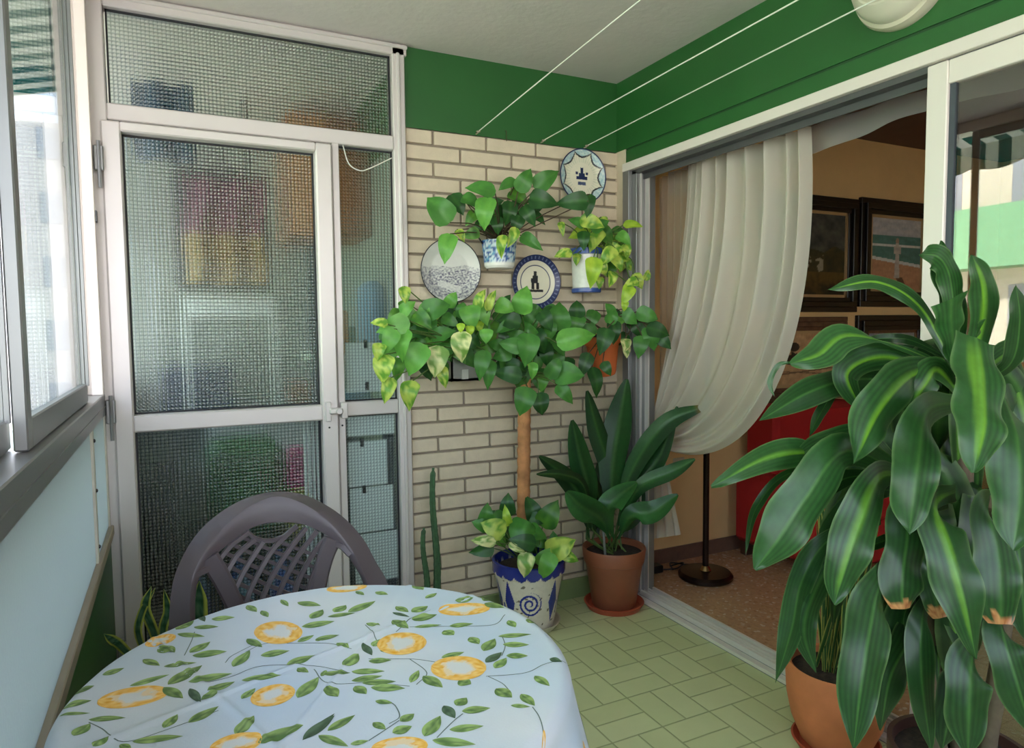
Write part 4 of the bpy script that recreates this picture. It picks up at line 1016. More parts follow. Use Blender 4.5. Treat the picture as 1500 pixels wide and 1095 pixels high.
for i, (pp, wp, stripe, br, tip, rot) in enumerate(DL):
    pts = [at(*q) for q in pp]; w = wp * pp[len(pp) // 2][2] / F
    nrm = (FX + Vector((0, 0, -rot))).normalized()
    ribbon(mb, pts, w, nrm, dfold if tip == -1 else (dgrow if tip == -2 else (dwed if tip == -3 else dlens if tip == -4 else dmid if tip == -5 else dblunt if tip else dprof)), dcol(i * 1.7, stripe, br, max(0, tip)), 16, 28, fold=.14, ripple=.07, ph=i * 1.1)
rnd = random.Random(3)
for i in range(46):   # inner leaves further back
    rx, ry = rnd.choice([(1408, 545), (1330, 705), (1450, 745), (1400, 800)]); dx = rnd.uniform(-110, 110); 
    d0 = 1.62
    x1 = rx + dx * .6; x2 = min(1540, max(1230, rx + dx)); dn = rnd.uniform(90, 230)
    pts = [at(rx, ry, d0), at(x1, ry - rnd.uniform(-30, 30), d0 - .02 + rnd.uniform(0, .1)), at(x2, ry + dn * .5, d0 + rnd.uniform(-.04, .1)), at(x2 + dx * .1, ry + dn, d0 + rnd.uniform(-.04, .1))]
    ribbon(mb, pts, rnd.uniform(36, 60) * 1.6 / F, (FX + Vector((rnd.uniform(-.5, .5), 0, -.1))).normalized(), dprof, dcol(i * 2.3, rnd.choice([0, .4, .0, .8]), rnd.uniform(.8, 1.2), 0), 6, 14, fold=.25, ripple=.05, ph=i)
mb.build('foliage', 'gloss', tX, smooth='all')

# terracotta pot with thin yellow-edged leaves, in front of the door track
c = Vector((1.815, 1.425, 0))
tT = thing('potted_dragon_tree', c, 'round terracotta pot of slender yellow-edged leaves on a saucer, under the big corn plant', 'plant')
pot_ = MB().lathe([(0, .014), (.085, .014), (.105, .035), (.132, .10), (.146, .17), (.150, .235), (.146, .262), (.140, .272), (.133, .268), (.136, .235), (0, .235)], c, 64).build('pot', 'terra', tT, smooth=True)
MB().lathe([(0, 0), (.11, 0), (.130, .03), (.124, .032), (.105, .012), (0, .012)], c, 64).build('saucer', 'saucer', tT, smooth=True)
MB().lathe([(.134, .245), (.06, .255), (0, .25)], c, 32).build('soil', 'soil', pot_)
mb = MB(); mb.open = True
rnd = random.Random(11)
def ycol(u, v): return S(204, 196, 104) if abs(u) > .6 else S(52, 92, 48)
for i in range(34):
    b0 = Vector((c.x + rnd.uniform(-.05, .05), c.y + rnd.uniform(-.05, .05), .24)); a = rnd.uniform(0, 2 * pi); sp = rnd.uniform(.01, .1); h = rnd.uniform(.25, .72)
    t_ = b0 + Vector((cos(a) * sp, sin(a) * sp, h)); mid = b0 * .5 + t_ * .5 + Vector((cos(a) * -.01, 0, 0))
    ribbon(mb, [b0, mid, t_], rnd.uniform(.012, .02), (FX + Vector((rnd.uniform(-.8, .8), 0, 0))).normalized(), lambda v: .5 + .5 * sin(pi * v) if v < .8 else (1 - v) * 4 * .79 + .02, ycol, 4, 10, fold=.3)
mb.build('foliage', 'leaf', tT, smooth='all')

# ------------------------------------------------------------------ table with lemon cloth
TC = Vector((.222, 1.172, .738)); TR = .412
tt = thing('round_table', (TC.x, TC.y, 0), 'round garden table hidden under the lemon tablecloth', 'table')
MB().lathe([(0, .705), (.39, .705), (.398, .712), (.398, .728), (.39, .732), (0, .732)], (TC.x, TC.y, 0), 64).build('tabletop', 'plastic', tt, smooth=True)
for i in range(4):
    a = pi / 4 + i * pi / 2; d_ = Vector((cos(a), sin(a), 0))
    MB().tube([Vector((TC.x, TC.y, .70)) + d_ * .24, Vector((TC.x, TC.y, .0)) + d_ * .27], [.022, .018], 14).build('leg', 'plastic', tt, smooth=True)
def csurf(a, b):
    """flat cloth coordinates -> draped position, normal"""
    rho = math.hypot(a, b); th = math.atan2(b, a); R0 = TR - .022; rf = .024
    z = 0; rr = rho
    if rho > R0:
        s = rho - R0
        if s < rf * pi / 2: rr = R0 + rf * sin(s / rf); z = -rf * (1 - cos(s / rf))
        else:
            q = s - rf * pi / 2; z = -rf - q * .97
            w = min(1, q / .12); rr = R0 + rf + w * (.012 + .020 * sin(th * 9 + .6) + .010 * sin(th * 17 + 2)) + q * .04
            if 0 < th < .75: rr += .02 * w * (1 - abs(th - .2) / .6 if abs(th - .2) < .6 else 0)
    # fold creases pressed into the cloth
    cr = 0
    for (p, q, o) in ((.82, -.57, .02), (-.35, .94, .06), (.94, .33, -.17)):
        dd = a * p + b * q - o; cr += .0030 * math.exp(-(dd / .005) ** 2)
    cr += .0011 * nz(a * 7, b * 7, 5) + .0006 * nz(a * 22, b * 22, 2)
    if rho < R0 + .02: z += cr
    else: rr += cr
    return Vector((TC.x + rr * cos(th), TC.y + rr * sin(th), TC.z + z))
BASE = S(204, 210, 220)
def cb(a, b): return mixc(S(194, 206, 220), S(210, 214, 220), .5 + nz(a * 5, b * 5) * 1.2)
m = MB(); vs = []; cl = []; NR, NA = 150, 220; RM = .66
for j in range(NR + 1):
    rho = RM * j / NR
    for i in range(NA):
        t = 2 * pi * i / NA; a, b = rho * cos(t), rho * sin(t); vs.append(csurf(a, b)); cl.append(cb(a, b))
m.add(vs, [(j * NA + i, j * NA + (i + 1) % NA, (j + 1) * NA + (i + 1) % NA, (j + 1) * NA + i) for j in range(NR) for i in range(NA)], cl)
def cnorm(a, b):
    e = .003; p = csurf(a, b); return (csurf(a + e, b) - p).cross(csurf(a, b + e) - p).normalized()
def T2(px, py):
    """photo pixel on the table plane -> cloth coordinates"""
    p = on(px, py, 2, TC.z); return Vector((p.x - TC.x, p.y - TC.y))
lvl = [0]
def blob(P, Q, W, colf, prof, n=18, k=6):
    """print patch from P to Q (cloth coords) of width W"""
    lvl[0] += 1; eps = .0004 + (lvl[0] % 6) * .00006
    d = Q - P; Ln = d.length; d = d / Ln; s = Vector((-d.y, d.x)); vs = []; cl = []
    for j in range(n + 1):
        v = j / n; hw = W * prof(v) / 2
        for i in range(k + 1):
            u = i / k * 2 - 1; q = P + d * (Ln * v) + s * (u * hw)
            vs.append(csurf(q.x, q.y) + cnorm(q.x, q.y) * eps); cl.append(colf(u, v))
    m.add(vs, [(j * (k + 1) + i, j * (k + 1) + i + 1, (j + 1) * (k + 1) + i + 1, (j + 1) * (k + 1) + i) for j in range(n) for i in range(k)], cl)
def elp(v): return 2 * math.sqrt(max(0.0001, v * (1 - v)))
def lfp(v): return max(.03, sin(pi * v ** .8) ** .9)
def mkleaf(x0, y0, x1, y1, wpx, dark=False):
    P, Q = T2(x0, y0), T2(x1, y1)
    # width: convert screen width (perpendicular to the leaf) to cloth width
    dx, dy = x1 - x0, y1 - y0; l = math.hypot(dx, dy); nx, ny = -dy / l * wpx / 2, dx / l * wpx / 2
    mx_, my = (x0 + x1) / 2, (y0 + y1) / 2
    W = (T2(mx_ + nx, my + ny) - T2(mx_ - nx, my - ny)); d = (Q - P).normalized(); W = abs(W.x * -d.y + W.y * d.x)
    sd = random.uniform(0, 50); g1 = S(64, 84, 62) if dark else S(94, 122, 66); g2 = S(96, 118, 92) if dark else S(152, 176, 106); br = random.uniform(.9, 1.15)
    def f(u, v):
        n = nz(u * 2 + sd, v * 4, sd)
        t = min(1, max(0, .5 + u * .45 + n * 1.4)); c_ = mixc(g1, g2, t); c_ = tuple(x * br for x in c_[:3]) + (1,)
        if abs(u) < .12 : c_ = mixc(c_, S(60, 84, 60), .5)
        return c_
    blob(P, Q, W, f, lfp)
def lemon(cx, cy, hx, hy, ang):
    a = radians(ang); P = T2(cx - hx * cos(a), cy - hx * sin(a)); Q = T2(cx + hx * cos(a), cy + hx * sin(a))
    W = (T2(cx, cy - hy) - T2(cx, cy + hy)); d = (Q - P).normalized(); W = abs(W.x * -d.y + W.y * d.x)
    sd = random.uniform(0, 50)
    def f(u, v):
        r = math.hypot(u * .5 * elp(v) * 2, (v - .5) * 2); n = nz(u * 2 + sd, v * 5, sd) * .35
        if r + n > .62: return mixc(S(238, 178, 78), S(244, 196, 110), .5 + 2 * nz(u * 5 + sd, v * 9))
        if r + n > .45: return mixc(S(244, 206, 140), BASE, .3)
        return mixc(S(232, 220, 200), BASE, .6)
    blob(P, Q, W, f, elp, 36, 20)
for q in ((195, 1020, 52, 15, -6), (407, 926, 31, 20, -18), (400, 1018, 30, 17, 2), (588, 942, 33, 19, -18), (672, 978, 40, 18, 4), (680, 892, 38, 9, -4), (508, 861, 30, 6, -6), (235, 938, 20, 10, -28), (345, 1090, 40, 16, -12), (585, 1094, 42, 15, -4), (800, 1084, 18, 20, 80)):
    lemon(*q)
A_ = '''905 465 940 490 26|958 485 982 510 24|1030 445 1056 470 20|1090 455 1175 468 20|1140 515 1182 482 30|1105 545 1225 525 22|1090 600 1150 575 16|1155 595 1180 588 10
955 650 1060 632 24|855 690 915 632 36|905 590 960 620 28|1050 685 1155 650 28|1090 695 1130 712 20|1090 805 1165 730 44|885 740 1030 722 22|885 808 935 770 24|760 780 860 745 24|690 745 850 715 26|615 755 740 685 34
600 690 720 675 16|705 650 830 635 24|695 640 770 600 24|585 620 640 640 40|525 665 585 688 26|475 760 620 720 18|375 720 455 695 18|265 785 345 760 22|600 765 670 805 40|695 770 735 825 36 d|745 795 795 800 42
600 915 650 865 32|690 895 800 835 30|865 940 930 870 44|945 970 1110 905 44|1110 955 1225 870 34 d|485 965 670 945 26|440 975 480 990 26|340 985 400 945 28|325 885 460 878 20|270 945 330 900 36|225 835 335 815 22|215 865 330 862 12
650 570 750 580 18|645 555 710 520 24|710 545 800 545 16|775 515 860 510 18|730 500 750 525 24 d|1175 715 1200 716 22'''
B_ = '''240 310 360 292 16|270 290 320 258 34|330 290 450 240 28|365 198 400 215 18|450 200 505 212 18
540 265 595 290 26|525 290 600 310 14 d|610 290 680 262 30|670 228 720 205 18|525 325 595 360 36|610 325 720 300 28|620 355 740 345 14|765 175 835 188 18|410 338 470 350 18|620 165 660 190 34|800 245 880 225 26|925 240 980 205 36|930 250 1015 270 28|1030 250 1085 280 30 d
775 350 880 340 20|750 370 795 390 36|865 400 905 430 38|925 460 975 405 48|935 510 1005 465 34 d|975 535 1025 490 40|990 395 1135 385 20|1010 430 1125 432 24|1025 480 1120 482 26|1035 325 1065 355 32|1110 325 1160 325 26|1150 570 1215 615 34|980 625 1050 665 48|1090 650 1150 700 40|1045 700 1130 705 18
815 590 870 605 40|740 490 840 465 24|660 570 745 620 46|605 600 640 545 34|750 700 800 755 46 d|805 700 850 665 44|830 725 955 710 32|665 835 735 745 60|775 805 925 790 34|700 850 890 870 40|560 770 620 735 36|525 820 610 790 40|450 680 525 690 22|440 775 495 805 34|395 430 435 480 36 d|440 440 480 405 36
470 460 560 450 22|420 505 520 500 24|315 530 375 475 48|345 550 490 550 26|345 590 480 570 26|390 600 540 595 26|430 620 580 625 34|360 615 410 650 44|235 620 285 660 56|110 660 200 575 50|105 540 150 545 24|215 560 340 555 22|280 425 335 445 24|185 410 290 390 20|1215 495 1270 505 22 d
200 830 330 880 40|240 810 360 740 34|130 850 270 735 30 d|340 870 420 855 22'''
for txt, s_, ox, oy in ((A_, 2.5, 0, 700), (B_, 3.0, 400, 800)):
    for it in txt.replace('\n', '|').split('|'):
        q = it.split(); v = [float(x) for x in q[:5]]
        mkleaf(ox + v[0] / s_, oy + v[1] / s_, ox + v[2] / s_, oy + v[3] / s_, v[4] / s_, len(q) > 5)
# a few printed things on the hanging edge, given in cloth coordinates
for (r0, t0, r1, t1, w, k) in ((.41, 6, .45, -2, .035, 0), (.44, -8, .52, -12, .03, 0), (.45, 14, .52, 10, .03, 1), (.46, -20, .54, -28, .03, 0), (.52, 2, .60, -2, .04, 2), (.50, -34, .60, -36, .05, 2), (.43, 24, .50, 30, .03, 0), (.47, -16, .60, -18, .03, 0), (.42, 10, .49, 5, .05, 2)):
    P = Vector((r0 * cos(radians(t0)), r0 * sin(radians(t0)))); Q = Vector((r1 * cos(radians(t1)), r1 * sin(radians(t1))))
    if k == 2: blob(P, Q, w, lambda u, v: mixc(S(226, 168, 76), S(240, 206, 140), .5 + nz(u * 3, v * 4)), elp)
    else: blob(P, Q, w, (lambda u, v: mixc(S(50, 66, 52), S(88, 108, 72), .5 + u * .5)) if k == 1 else (lambda u, v: mixc(S(94, 122, 66), S(150, 174, 104), .5 + u * .5)), lfp)
def stem(pts):
    pp = [T2(x, y) for x, y in pts]; pp = bez([Vector((p.x, p.y, 0)) for p in pp], 24); vs = []
    for i, p in enumerate(pp):
        t = (pp[min(i + 1, 24)] - pp[max(i - 1, 0)]).normalized(); s_ = Vector((-t.y, t.x, 0)) * .0009
        for g in (-1, 1):
            q = p + s_ * g; vs.append(csurf(q.x, q.y) + Vector((0, 0, .0004)))
    m.add(vs, [(2 * i, 2 * i + 1, 2 * i + 3, 2 * i + 2) for i in range(24)], [S(104, 118, 112)] * len(vs))
for st_ in ([(300, 1000), (340, 990), (385, 975), (460, 975), (510, 985)], [(420, 942), (480, 942), (515, 950)], [(460, 980), (480, 1000), (540, 1000), (600, 1005)], [(130, 1058), (150, 1068), (180, 1086), (240, 1070), (320, 1040)], [(540, 965), (600, 965), (640, 970)],
            [(600, 965), (625, 985), (610, 1003)], [(740, 900), (720, 915), (650, 917), (600, 918)], [(640, 890), (605, 905), (580, 925)], [(712, 990), (770, 985), (800, 972), (850, 960)], [(570, 1060), (585, 1050), (580, 1035), (572, 1028)], [(540, 1085), (570, 1065), (585, 1055)],
            [(640, 1080), (665, 1055), (678, 1045)], [(780, 1035), (790, 1050), (800, 1080)], [(370, 945), (340, 960), (330, 970)], [(270, 960), (280, 940), (285, 925)], [(715, 990), (735, 1000), (745, 1010)], [(535, 915), (545, 925), (552, 938)], [(360, 955), (380, 945), (400, 940)], [(735, 930), (740, 945), (735, 960)]):
    stem(st_)
m.open = False
o = m.build('tablecloth', 'cloth', smooth='all'); tag(o, 'pale blue tablecloth printed with lemons and green leaves, draped on the round table', 'tablecloth')

# ------------------------------------------------------------------ plastic chair
cx0, cy0 = .245, 1.90
ch = thing('plastic_chair', (cx0, cy0 - .2, 0), 'mauve-brown plastic garden chair with lattice back pushed to the table', 'chair')
def bs(x, z, off=0):
    """chair back surface: leans back with height, curves forward at the sides"""
    dx = x - cx0
    return Vector((x, cy0 + .05 + (z - .6) * .22 - 1.1 * dx * dx + off, z))
def strip(mb, pts, w, th=.02, off=0, n=40, ws=None):
    """band following 2-d points (x,z) on the chair back surface, rectangular section with soft edges"""
    c_ = bez([Vector((x, 0, z)) for x, z in pts], n); vs = []; K = 8
    for i, p in enumerate(c_):
        t = (c_[min(i + 1, n)] - c_[max(i - 1, 0)]).normalized(); s_ = Vector((-t.z, 0, t.x)); ww = ws(i / n) if ws else w
        for (a, b) in ((-1, -.5), (-.8, -1), (.8, -1), (1, -.5), (1, .5), (.8, 1), (-.8, 1), (-1, .5)):
            q = p + s_ * (a * ww / 2); vs.append(bs(q.x, q.z, off + b * th / 2))
    mb.add(vs, [(i * K + k, i * K + (k + 1) % K, (i + 1) * K + (k + 1) % K, (i + 1) * K + k) for i in range(n) for k in range(K)] + [tuple(range(K))[::-1], tuple(n * K + k for k in range(K))])
def CP(x, y, off=0):
    """point of the chair back seen at a spot of the photo, on the leaning curved surface"""
    yy = cy0
    for _ in range(5):
        p = on(240 + x / 4.41, 700 + y / 4.41, 1, yy); yy = bs(p.x, p.z, off).y
    return on(240 + x / 4.41, 700 + y / 4.41, 1, yy)
inner = [(205, 1350), (205, 1150), (205, 960), (207, 780), (235, 640), (335, 505), (440, 420), (545, 345), (650, 305), (780, 297), (910, 312), (1040, 370), (1130, 440), (1190, 510), (1250, 600), (1290, 680), (1340, 860), (1360, 1150)]
front = [(165, 1350), (165, 1150), (165, 960), (167, 760), (192, 610), (270, 460), (360, 345), (480, 235), (600, 160), (730, 118), (880, 155), (1020, 240), (1110, 320), (1195, 430), (1255, 530), (1315, 670), (1370, 860), (1390, 1150)]
outer = [(40, 1350), (35, 1150), (32, 960), (45, 760), (80, 600), (170, 420), (280, 290), (420, 185), (560, 120), (720, 88), (890, 103), (1050, 175), (1180, 270), (1290, 395), (1370, 540), (1440, 665), (1490, 860), (1510, 1150)]
NB = 90
ci = bez([CP(*q, .006) for q in inner], NB); cf = bez([CP(*q, 0) for q in front], NB); co = bez([CP(*q, .045) for q in outer], NB)
m = MB(); vs = []
for a_, b_, c_ in zip(ci, cf, co):
    n_ = Vector((0, 1, .1))
    vs += [a_ + n_ * .014, a_ + (b_ - a_) * .08, a_ + (b_ - a_) * .5 - n_ * .002, b_ - (b_ - a_) * .1, b_ + n_ * .002, b_ + (c_ - b_) * .5 + n_ * .001, c_, c_ + n_ * .004 - (c_ - b_) * .06, b_ + n_ * .014]
K = 9
m.add(vs, [(i * K + k, i * K + (k + 1) % K, (i + 1) * K + (k + 1) % K, (i + 1) * K + k) for i in range(NB) for k in range(K)] + [tuple(range(K)), tuple(NB * K + k for k in range(K))])
bf = m.build('back_frame', 'plastic', ch, smooth=True)
def slat(mb, pts, w, th=.012, off=0, n=20, w1=None):
    c_ = bez([CP(*q, off) for q in pts], n); vs = []; K = 8
    for i, p in enumerate(c_):
        t = (c_[min(i + 1, n)] - c_[max(i - 1, 0)]).normalized(); s_ = t.cross(Vector((0, 1, 0))).normalized(); ww = w + ((w1 or w) - w) * i / n
        for (a, b) in ((-1, -.5), (-.75, -1), (.75, -1), (1, -.5), (1, .5), (.75, 1), (-.75, 1), (-1, .5)):
            vs.append(p + s_ * (a * ww / 2) + Vector((0, b * th / 2, 0)))
    mb.add(vs, [(i * K + k, i * K + (k + 1) % K, (i + 1) * K + (k + 1) % K, (i + 1) * K + k) for i in range(n) for k in range(K)] + [tuple(range(K))[::-1], tuple(n * K + k for k in range(K))])
m = MB(); slat(m, [(290, 510), (370, 640), (450, 800), (530, 1000), (560, 1200)], .050, .02, .006, w1=.04)
slat(m, [(215, 620), (270, 590), (330, 560)], .018, .016, .008); m.build('back_strut', 'plastic', ch, smooth=True)
m = MB(); slat(m, [(1090, 390), (1040, 520), (1000, 690), (970, 900), (950, 1200)], .050, .02, .006, w1=.036)
slat(m, [(1200, 490), (1150, 440), (1100, 420)], .018, .016, .008); m.build('back_strut', 'plastic', ch, smooth=True)
m = MB()
slat(m, [(535, 340), (590, 388), (680, 405), (770, 378), (860, 308)], .011, .014, .006)
for q in ([(350, 540), (430, 440), (550, 350)], [(400, 620), (480, 490), (590, 395)], [(450, 740), (530, 580), (640, 410)], [(510, 900), (560, 720), (690, 480), (800, 360), (860, 310)],
          [(600, 950), (640, 770), (720, 600), (820, 450), (920, 320)], [(700, 950), (745, 745), (810, 600), (890, 470), (990, 340)], [(800, 950), (850, 720), (900, 600), (970, 480), (1050, 380)], [(900, 950), (940, 700), (990, 560), (1040, 440)]):
    slat(m, q, .0135, .013, .004)
m.build('back_lattice', 'plastic', ch, smooth=True)
m = MB()
for k in range(11):
    y0 = 250 + 78 * k; pts = []
    for i in range(61):
        x = 330 + i * 12.5; y = y0 + .50 * (x - 400) - .00012 * (x - 400) ** 2
        top = 297 + .0011 * (x - 790) ** 2
        if 540 < x < 860: top = max(top, 402 - .0034 * (x - 690) ** 2)
        xl = 330 + (y - 500) * .50 if y > 500 else 330 + (500 - y) * 1.3
        if y > top and y < 1000 and x > xl and x < 1065 - (y - 400) * .16: pts.append((x, y))
    if len(pts) > 4: slat(m, [pts[0], pts[len(pts) // 2], pts[-1]], .010, .008, .016, n=12)
m.build('cross_slats', 'plastic', ch, smooth=True)
m = MB(); m.box(cx0 - .22, cx0 + .22, cy0 - .42, cy0 + .02, .41, .435, b=.01); m.build('seat', 'plastic', ch)
for sx_ in (-1, 1):
    MB().tube(bez([(cx0 + sx_ * .262, cy0 - .05, .56), (cx0 + sx_ * .27, cy0 - .16, .60), (cx0 + sx_ * .265, cy0 - .26, .60), (cx0 + sx_ * .25, cy0 - .29, .55)], 16), .022, 12).build('armrest', 'plastic', ch, smooth=True)
    MB().tube([(cx0 + sx_ * .25, cy0 - .29, .56), (cx0 + sx_ * .25, cy0 - .38, 0)], [.024, .02], 12).build('leg', 'plastic', ch, smooth=True)
    MB().tube([(cx0 + sx_ * .24, cy0 - .0, .44), (cx0 + sx_ * .27, cy0 + .10, 0)], [.026, .02], 12).build('leg', 'plastic', ch, smooth=True)

# ------------------------------------------------------------------ clotheslines, wall lamp
for i, (x, z0, z1) in enumerate(((1.232, 2.182, 2.27), (1.558, 2.180, 2.205), (1.791, 2.180, 2.225))):
    w = ['left', 'middle', 'right'][i]
    t = thing('clothesline', (x, 2.83, z0), 'thin white clothesline running overhead from the brick wall, ' + w + ' of the three', 'clothesline', 'clotheslines under the ceiling')
    dz = (z1 - z0) / 1.3
    MB().tube([(x, 2.825 - 4.3 * k / 12, z0 + 4.3 * k / 12 * dz * (1 - .45 * k / 12)) for k in range(13)], .0022, 6).build('cord', 'cord', t)
    h = MB(); h.tube([(x, 2.86, z0 - .004), (x, 2.825, z0 - .004)], .003, 6); h.tube([(x + .008 * cos(a), 2.82 + .008 * sin(a), z0) for a in [j * 2 * pi / 12 for j in range(11)]], .0022, 6)
    h.build('hook', 'beige', t)
tag(MB().tube([(1.376, 2.85, 2.21), (1.376, 2.838, 2.205), (1.376, 2.836, 2.16)], .0018, 6).build('wall_hook', 'stemd'), 'small bent nail in the green band above the brick wall', 'hook')
wl = thing('wall_lamp', (WR, 1.375, 2.21), 'round cream glass lamp fixed on the green wall near the ceiling', 'lamp')
cl_ = (WR, 1.372, 2.345)
MB().lathe([(.150, 0), (.152, -.02), (.146, -.035), (.13, -.04)], cl_, 64, 'x').build('base_ring', 'creamp', wl, smooth=True)
MB().lathe([(.135, -.034), (.134, -.06), (.120, -.085), (.095, -.105)], cl_, 64, 'x').build('glass_bowl', 'cream', wl, smooth=True)
MB().lathe([(.094, -.103), (.06, -.118), (0, -.125)], cl_, 48, 'x').build('center_cap', 'creamp', wl, smooth=True)

# ------------------------------------------------------------------ curtain
cu = thing('sheer_curtain', (2.13, 2.3, .2), 'white sheer curtain swept to the left and gathered beside the door frame', 'curtain')
tie = Vector((2.13, 2.74, .84))
def swag(s, t):
    ty = 2.50 - .66 * s
    P0 = Vector((2.135, ty, 2.055))
    P1 = Vector((2.135, ty + .02 - .10 * s, 2.055 - (.45 + .45 * s)))
    P2 = Vector((2.135, 2.72 - .62 * s, 1.15 - .50 * s))
    P3 = tie + Vector((0, -.04 * s, .05 - .16 * s))
    p = P0 * (1 - t) ** 3 + P1 * 3 * t * (1 - t) ** 2 + P2 * 3 * t * t * (1 - t) + P3 * t ** 3
    amp = .030 * (1 - t) ** .4 + .005
    ph = s * 62 + 5 * sin(s * 5.1) + t * 1.5 * sin(s * 9)
    p.x += amp * sin(ph) * (1 - .45 * t) + .014 * sin(s * 23 + t * 2)
    p.y += .007 * cos(ph) * (1 - t)
    return p
MB().surf(swag, 260, 70).build('swag', 'sheer', cu, smooth='all')
def tail(s, t):
    z = .84 - .60 * t * (1 - .16 * s); sp = .06 + .20 * t
    y = 2.80 - .02 * (1 - t) - sp * s
    return Vector((2.135 + .022 * sin(s * 24 + 1) * (.4 + .6 * t), y, z))
MB().surf(tail, 80, 40).build('tail', 'sheer', cu, smooth='all')
MB().lathe([(.03, -.012), (.034, 0), (.03, .012)], Vector((2.13, 2.73, .84)), 24, sx=.8, sy=1.4).build('tieback', 'sheer', cu, smooth=True)
m = MB()
m.surf(lambda s, t: Vector((2.185 + .012 * sin(s * 40 + t), 2.78 - .30 * s, 2.055 - 1.27 * t * 1.0)), 90, 30); m.build('side_panel', 'sheer2', cu, smooth='all')
tag(MB().surf(lambda s, t: Vector((2.215 + .010 * sin(s * 60) + .008 * t, 2.75 - 2.4 * s, 2.10 - t * (.115 - .045 * s * 1.5 + .012 * sin(s * 21)) - .02)), 200, 8).build('curtain_valance', 'sheer3', smooth='all'), 'grey translucent strip of sheer fabric along the top of the sliding door', 'curtain')
tag(MB().tube([(2.16, -1.4, 2.12), (2.16, 2.78, 2.12)], .009, 8).build('curtain_rail', 'alug'), 'slim grey curtain rail above the sliding door', 'curtain rail')

# ------------------------------------------------------------------ living room
c = Vector((2.465, 2.74, 0))
fl = thing('floor_lamp', c, 'dark bronze floor lamp with round base standing behind the curtain', 'lamp')
MB().lathe([(0, .004), (.132, .004), (.140, .012), (.140, .026), (.128, .040), (.05, .046), (0, .048)], c, 64).build('base', 'bronze', fl, smooth=True)
MB().lathe([(.02, .044), (.03, .048), (.02, .065), (.016, .07)], c, 24).build('collar', 'brass', fl, smooth=True)
MB().tube([c + Vector((0, 0, .04)), c + Vector((0, 0, 1.62))], .016, 20).build('pole', 'bronze', fl, smooth=True)
MB().lathe([(.016, 1.6), (.05, 1.62), (.13, 1.69), (.15, 1.72), (.145, 1.72), (.12, 1.695), (.04, 1.63), (0, 1.625)], c, 40).build('bowl_shade', 'bronze', fl, smooth=True)
m = MB(); m.tube(bez([(2.62, 2.80, .012), (2.50, 2.93, .012), (2.40, 2.90, .014), (2.30, 2.93, .012), (2.2, 2.90, .012), (2.16, 2.95, .012)], 40), .004, 6)
m.tube(bez([(2.40, 2.95, .012), (2.44, 2.90, .04), (2.48, 2.94, .015), (2.42, 2.97, .02), (2.38, 2.9, .012)], 24), .004, 6); m.box(2.14, 2.32, 2.90, 2.96, .005, .045, b=.006)
tag(m.build('power_cable', 'black'), 'black power strip and tangled cable on the floor by the skirting', 'cable')
ou = thing('wall_outlet', (2.52, 3.025, .51), 'small cream wall socket low on the ochre wall', 'socket')
B(2.48, 2.56, 3.02, 3.03, .51, .59, b=.004).build('plate', 'creamp', ou); MB().lathe([(.026, -.004), (.022, -.001), (0, 0)], (2.52, 3.02, .55), 24, 'y').build('socket', 'cream', ou)
# armchair
ac = thing('armchair', (3.33, 2.62, 0), 'red upholstered armchair against the ochre wall below the paintings', 'armchair')
AX0, AX1 = 2.87, 3.80
m = MB(); m.box(AX0 + .10, AX1 - .10, 2.78, 2.98, .30, .87, b=.035); m.build('backrest', 'red', ac, smooth=True)
m = MB(); m.box(AX0 + .13, AX1 - .13, 2.30, 2.80, .30, .46, b=.035); m.build('seat_cushion', 'red', ac, smooth=True)
m = MB(); m.box(AX0 + .06, AX1 - .06, 2.30, 2.96, .09, .31, b=.02); m.build('base', 'red', ac, smooth=True)
for x0 in (AX0, AX1 - .14):
    m = MB(); m.box(x0, x0 + .14, 2.32, 2.97, .09, .50, b=.03); m.build('armrest', 'red', ac, smooth=True)
    m = MB(); m.box(x0 + .09 if x0 < 3.2 else x0 - .02, x0 + .17 if x0 < 3.2 else x0 + .06, 2.74, 2.98, .46, .84, b=.03); m.build('wing', 'red', ac, smooth=True)
    for y in (2.36, 2.90): MB().box(x0 + .04, x0 + .09, y, y + .05, .004, .095, b=.005).build('leg', 'wood', ac)
# paintings
def painting(x0, x1, z0, z1, fw, frame, inner, colf, label, liner=.018):
    y = 3.03
    t = thing('framed_painting', ((x0 + x1) / 2, y, z0), label, 'painting', 'framed pictures on the ochre wall')
    m = MB()
    for k, (o0, o1, d) in enumerate(((0, .35, .03), (.35, .7, .045), (.7, 1.0, .028))):
        a, b = fw * o0, fw * o1
        m.box(x0 + a, x1 - a, y - d, y, z1 - b, z1 - a, b=.003); m.box(x0 + a, x1 - a, y - d, y, z0 + a, z0 + b, b=.003)
        m.box(x0 + a, x0 + b, y - d, y, z0 + b, z1 - b, b=.003); m.box(x1 - b, x1 - a, y - d, y, z0 + b, z1 - b, b=.003)
    fr_ = m.build('frame', frame, t)
    m = MB(); a = fw; b = fw + liner
    m.box(x0 + a, x1 - a, y - .02, y, z1 - b, z1 - a); m.box(x0 + a, x1 - a, y - .02, y, z0 + a, z0 + b); m.box(x0 + a, x0 + b, y - .02, y, z0 + a, z1 - a); m.box(x1 - b, x1 - a, y - .02, y, z0 + a, z1 - a)
    m.build('liner', inner, fr_)
    X0, X1, Z0, Z1 = x0 + b, x1 - b, z0 + b, z1 - b
    MB().surf(lambda u, v: (X0 + (X1 - X0) * u, y - .012, Z0 + (Z1 - Z0) * v), 90, 90, colf).build('canvas', 'canvas', t)
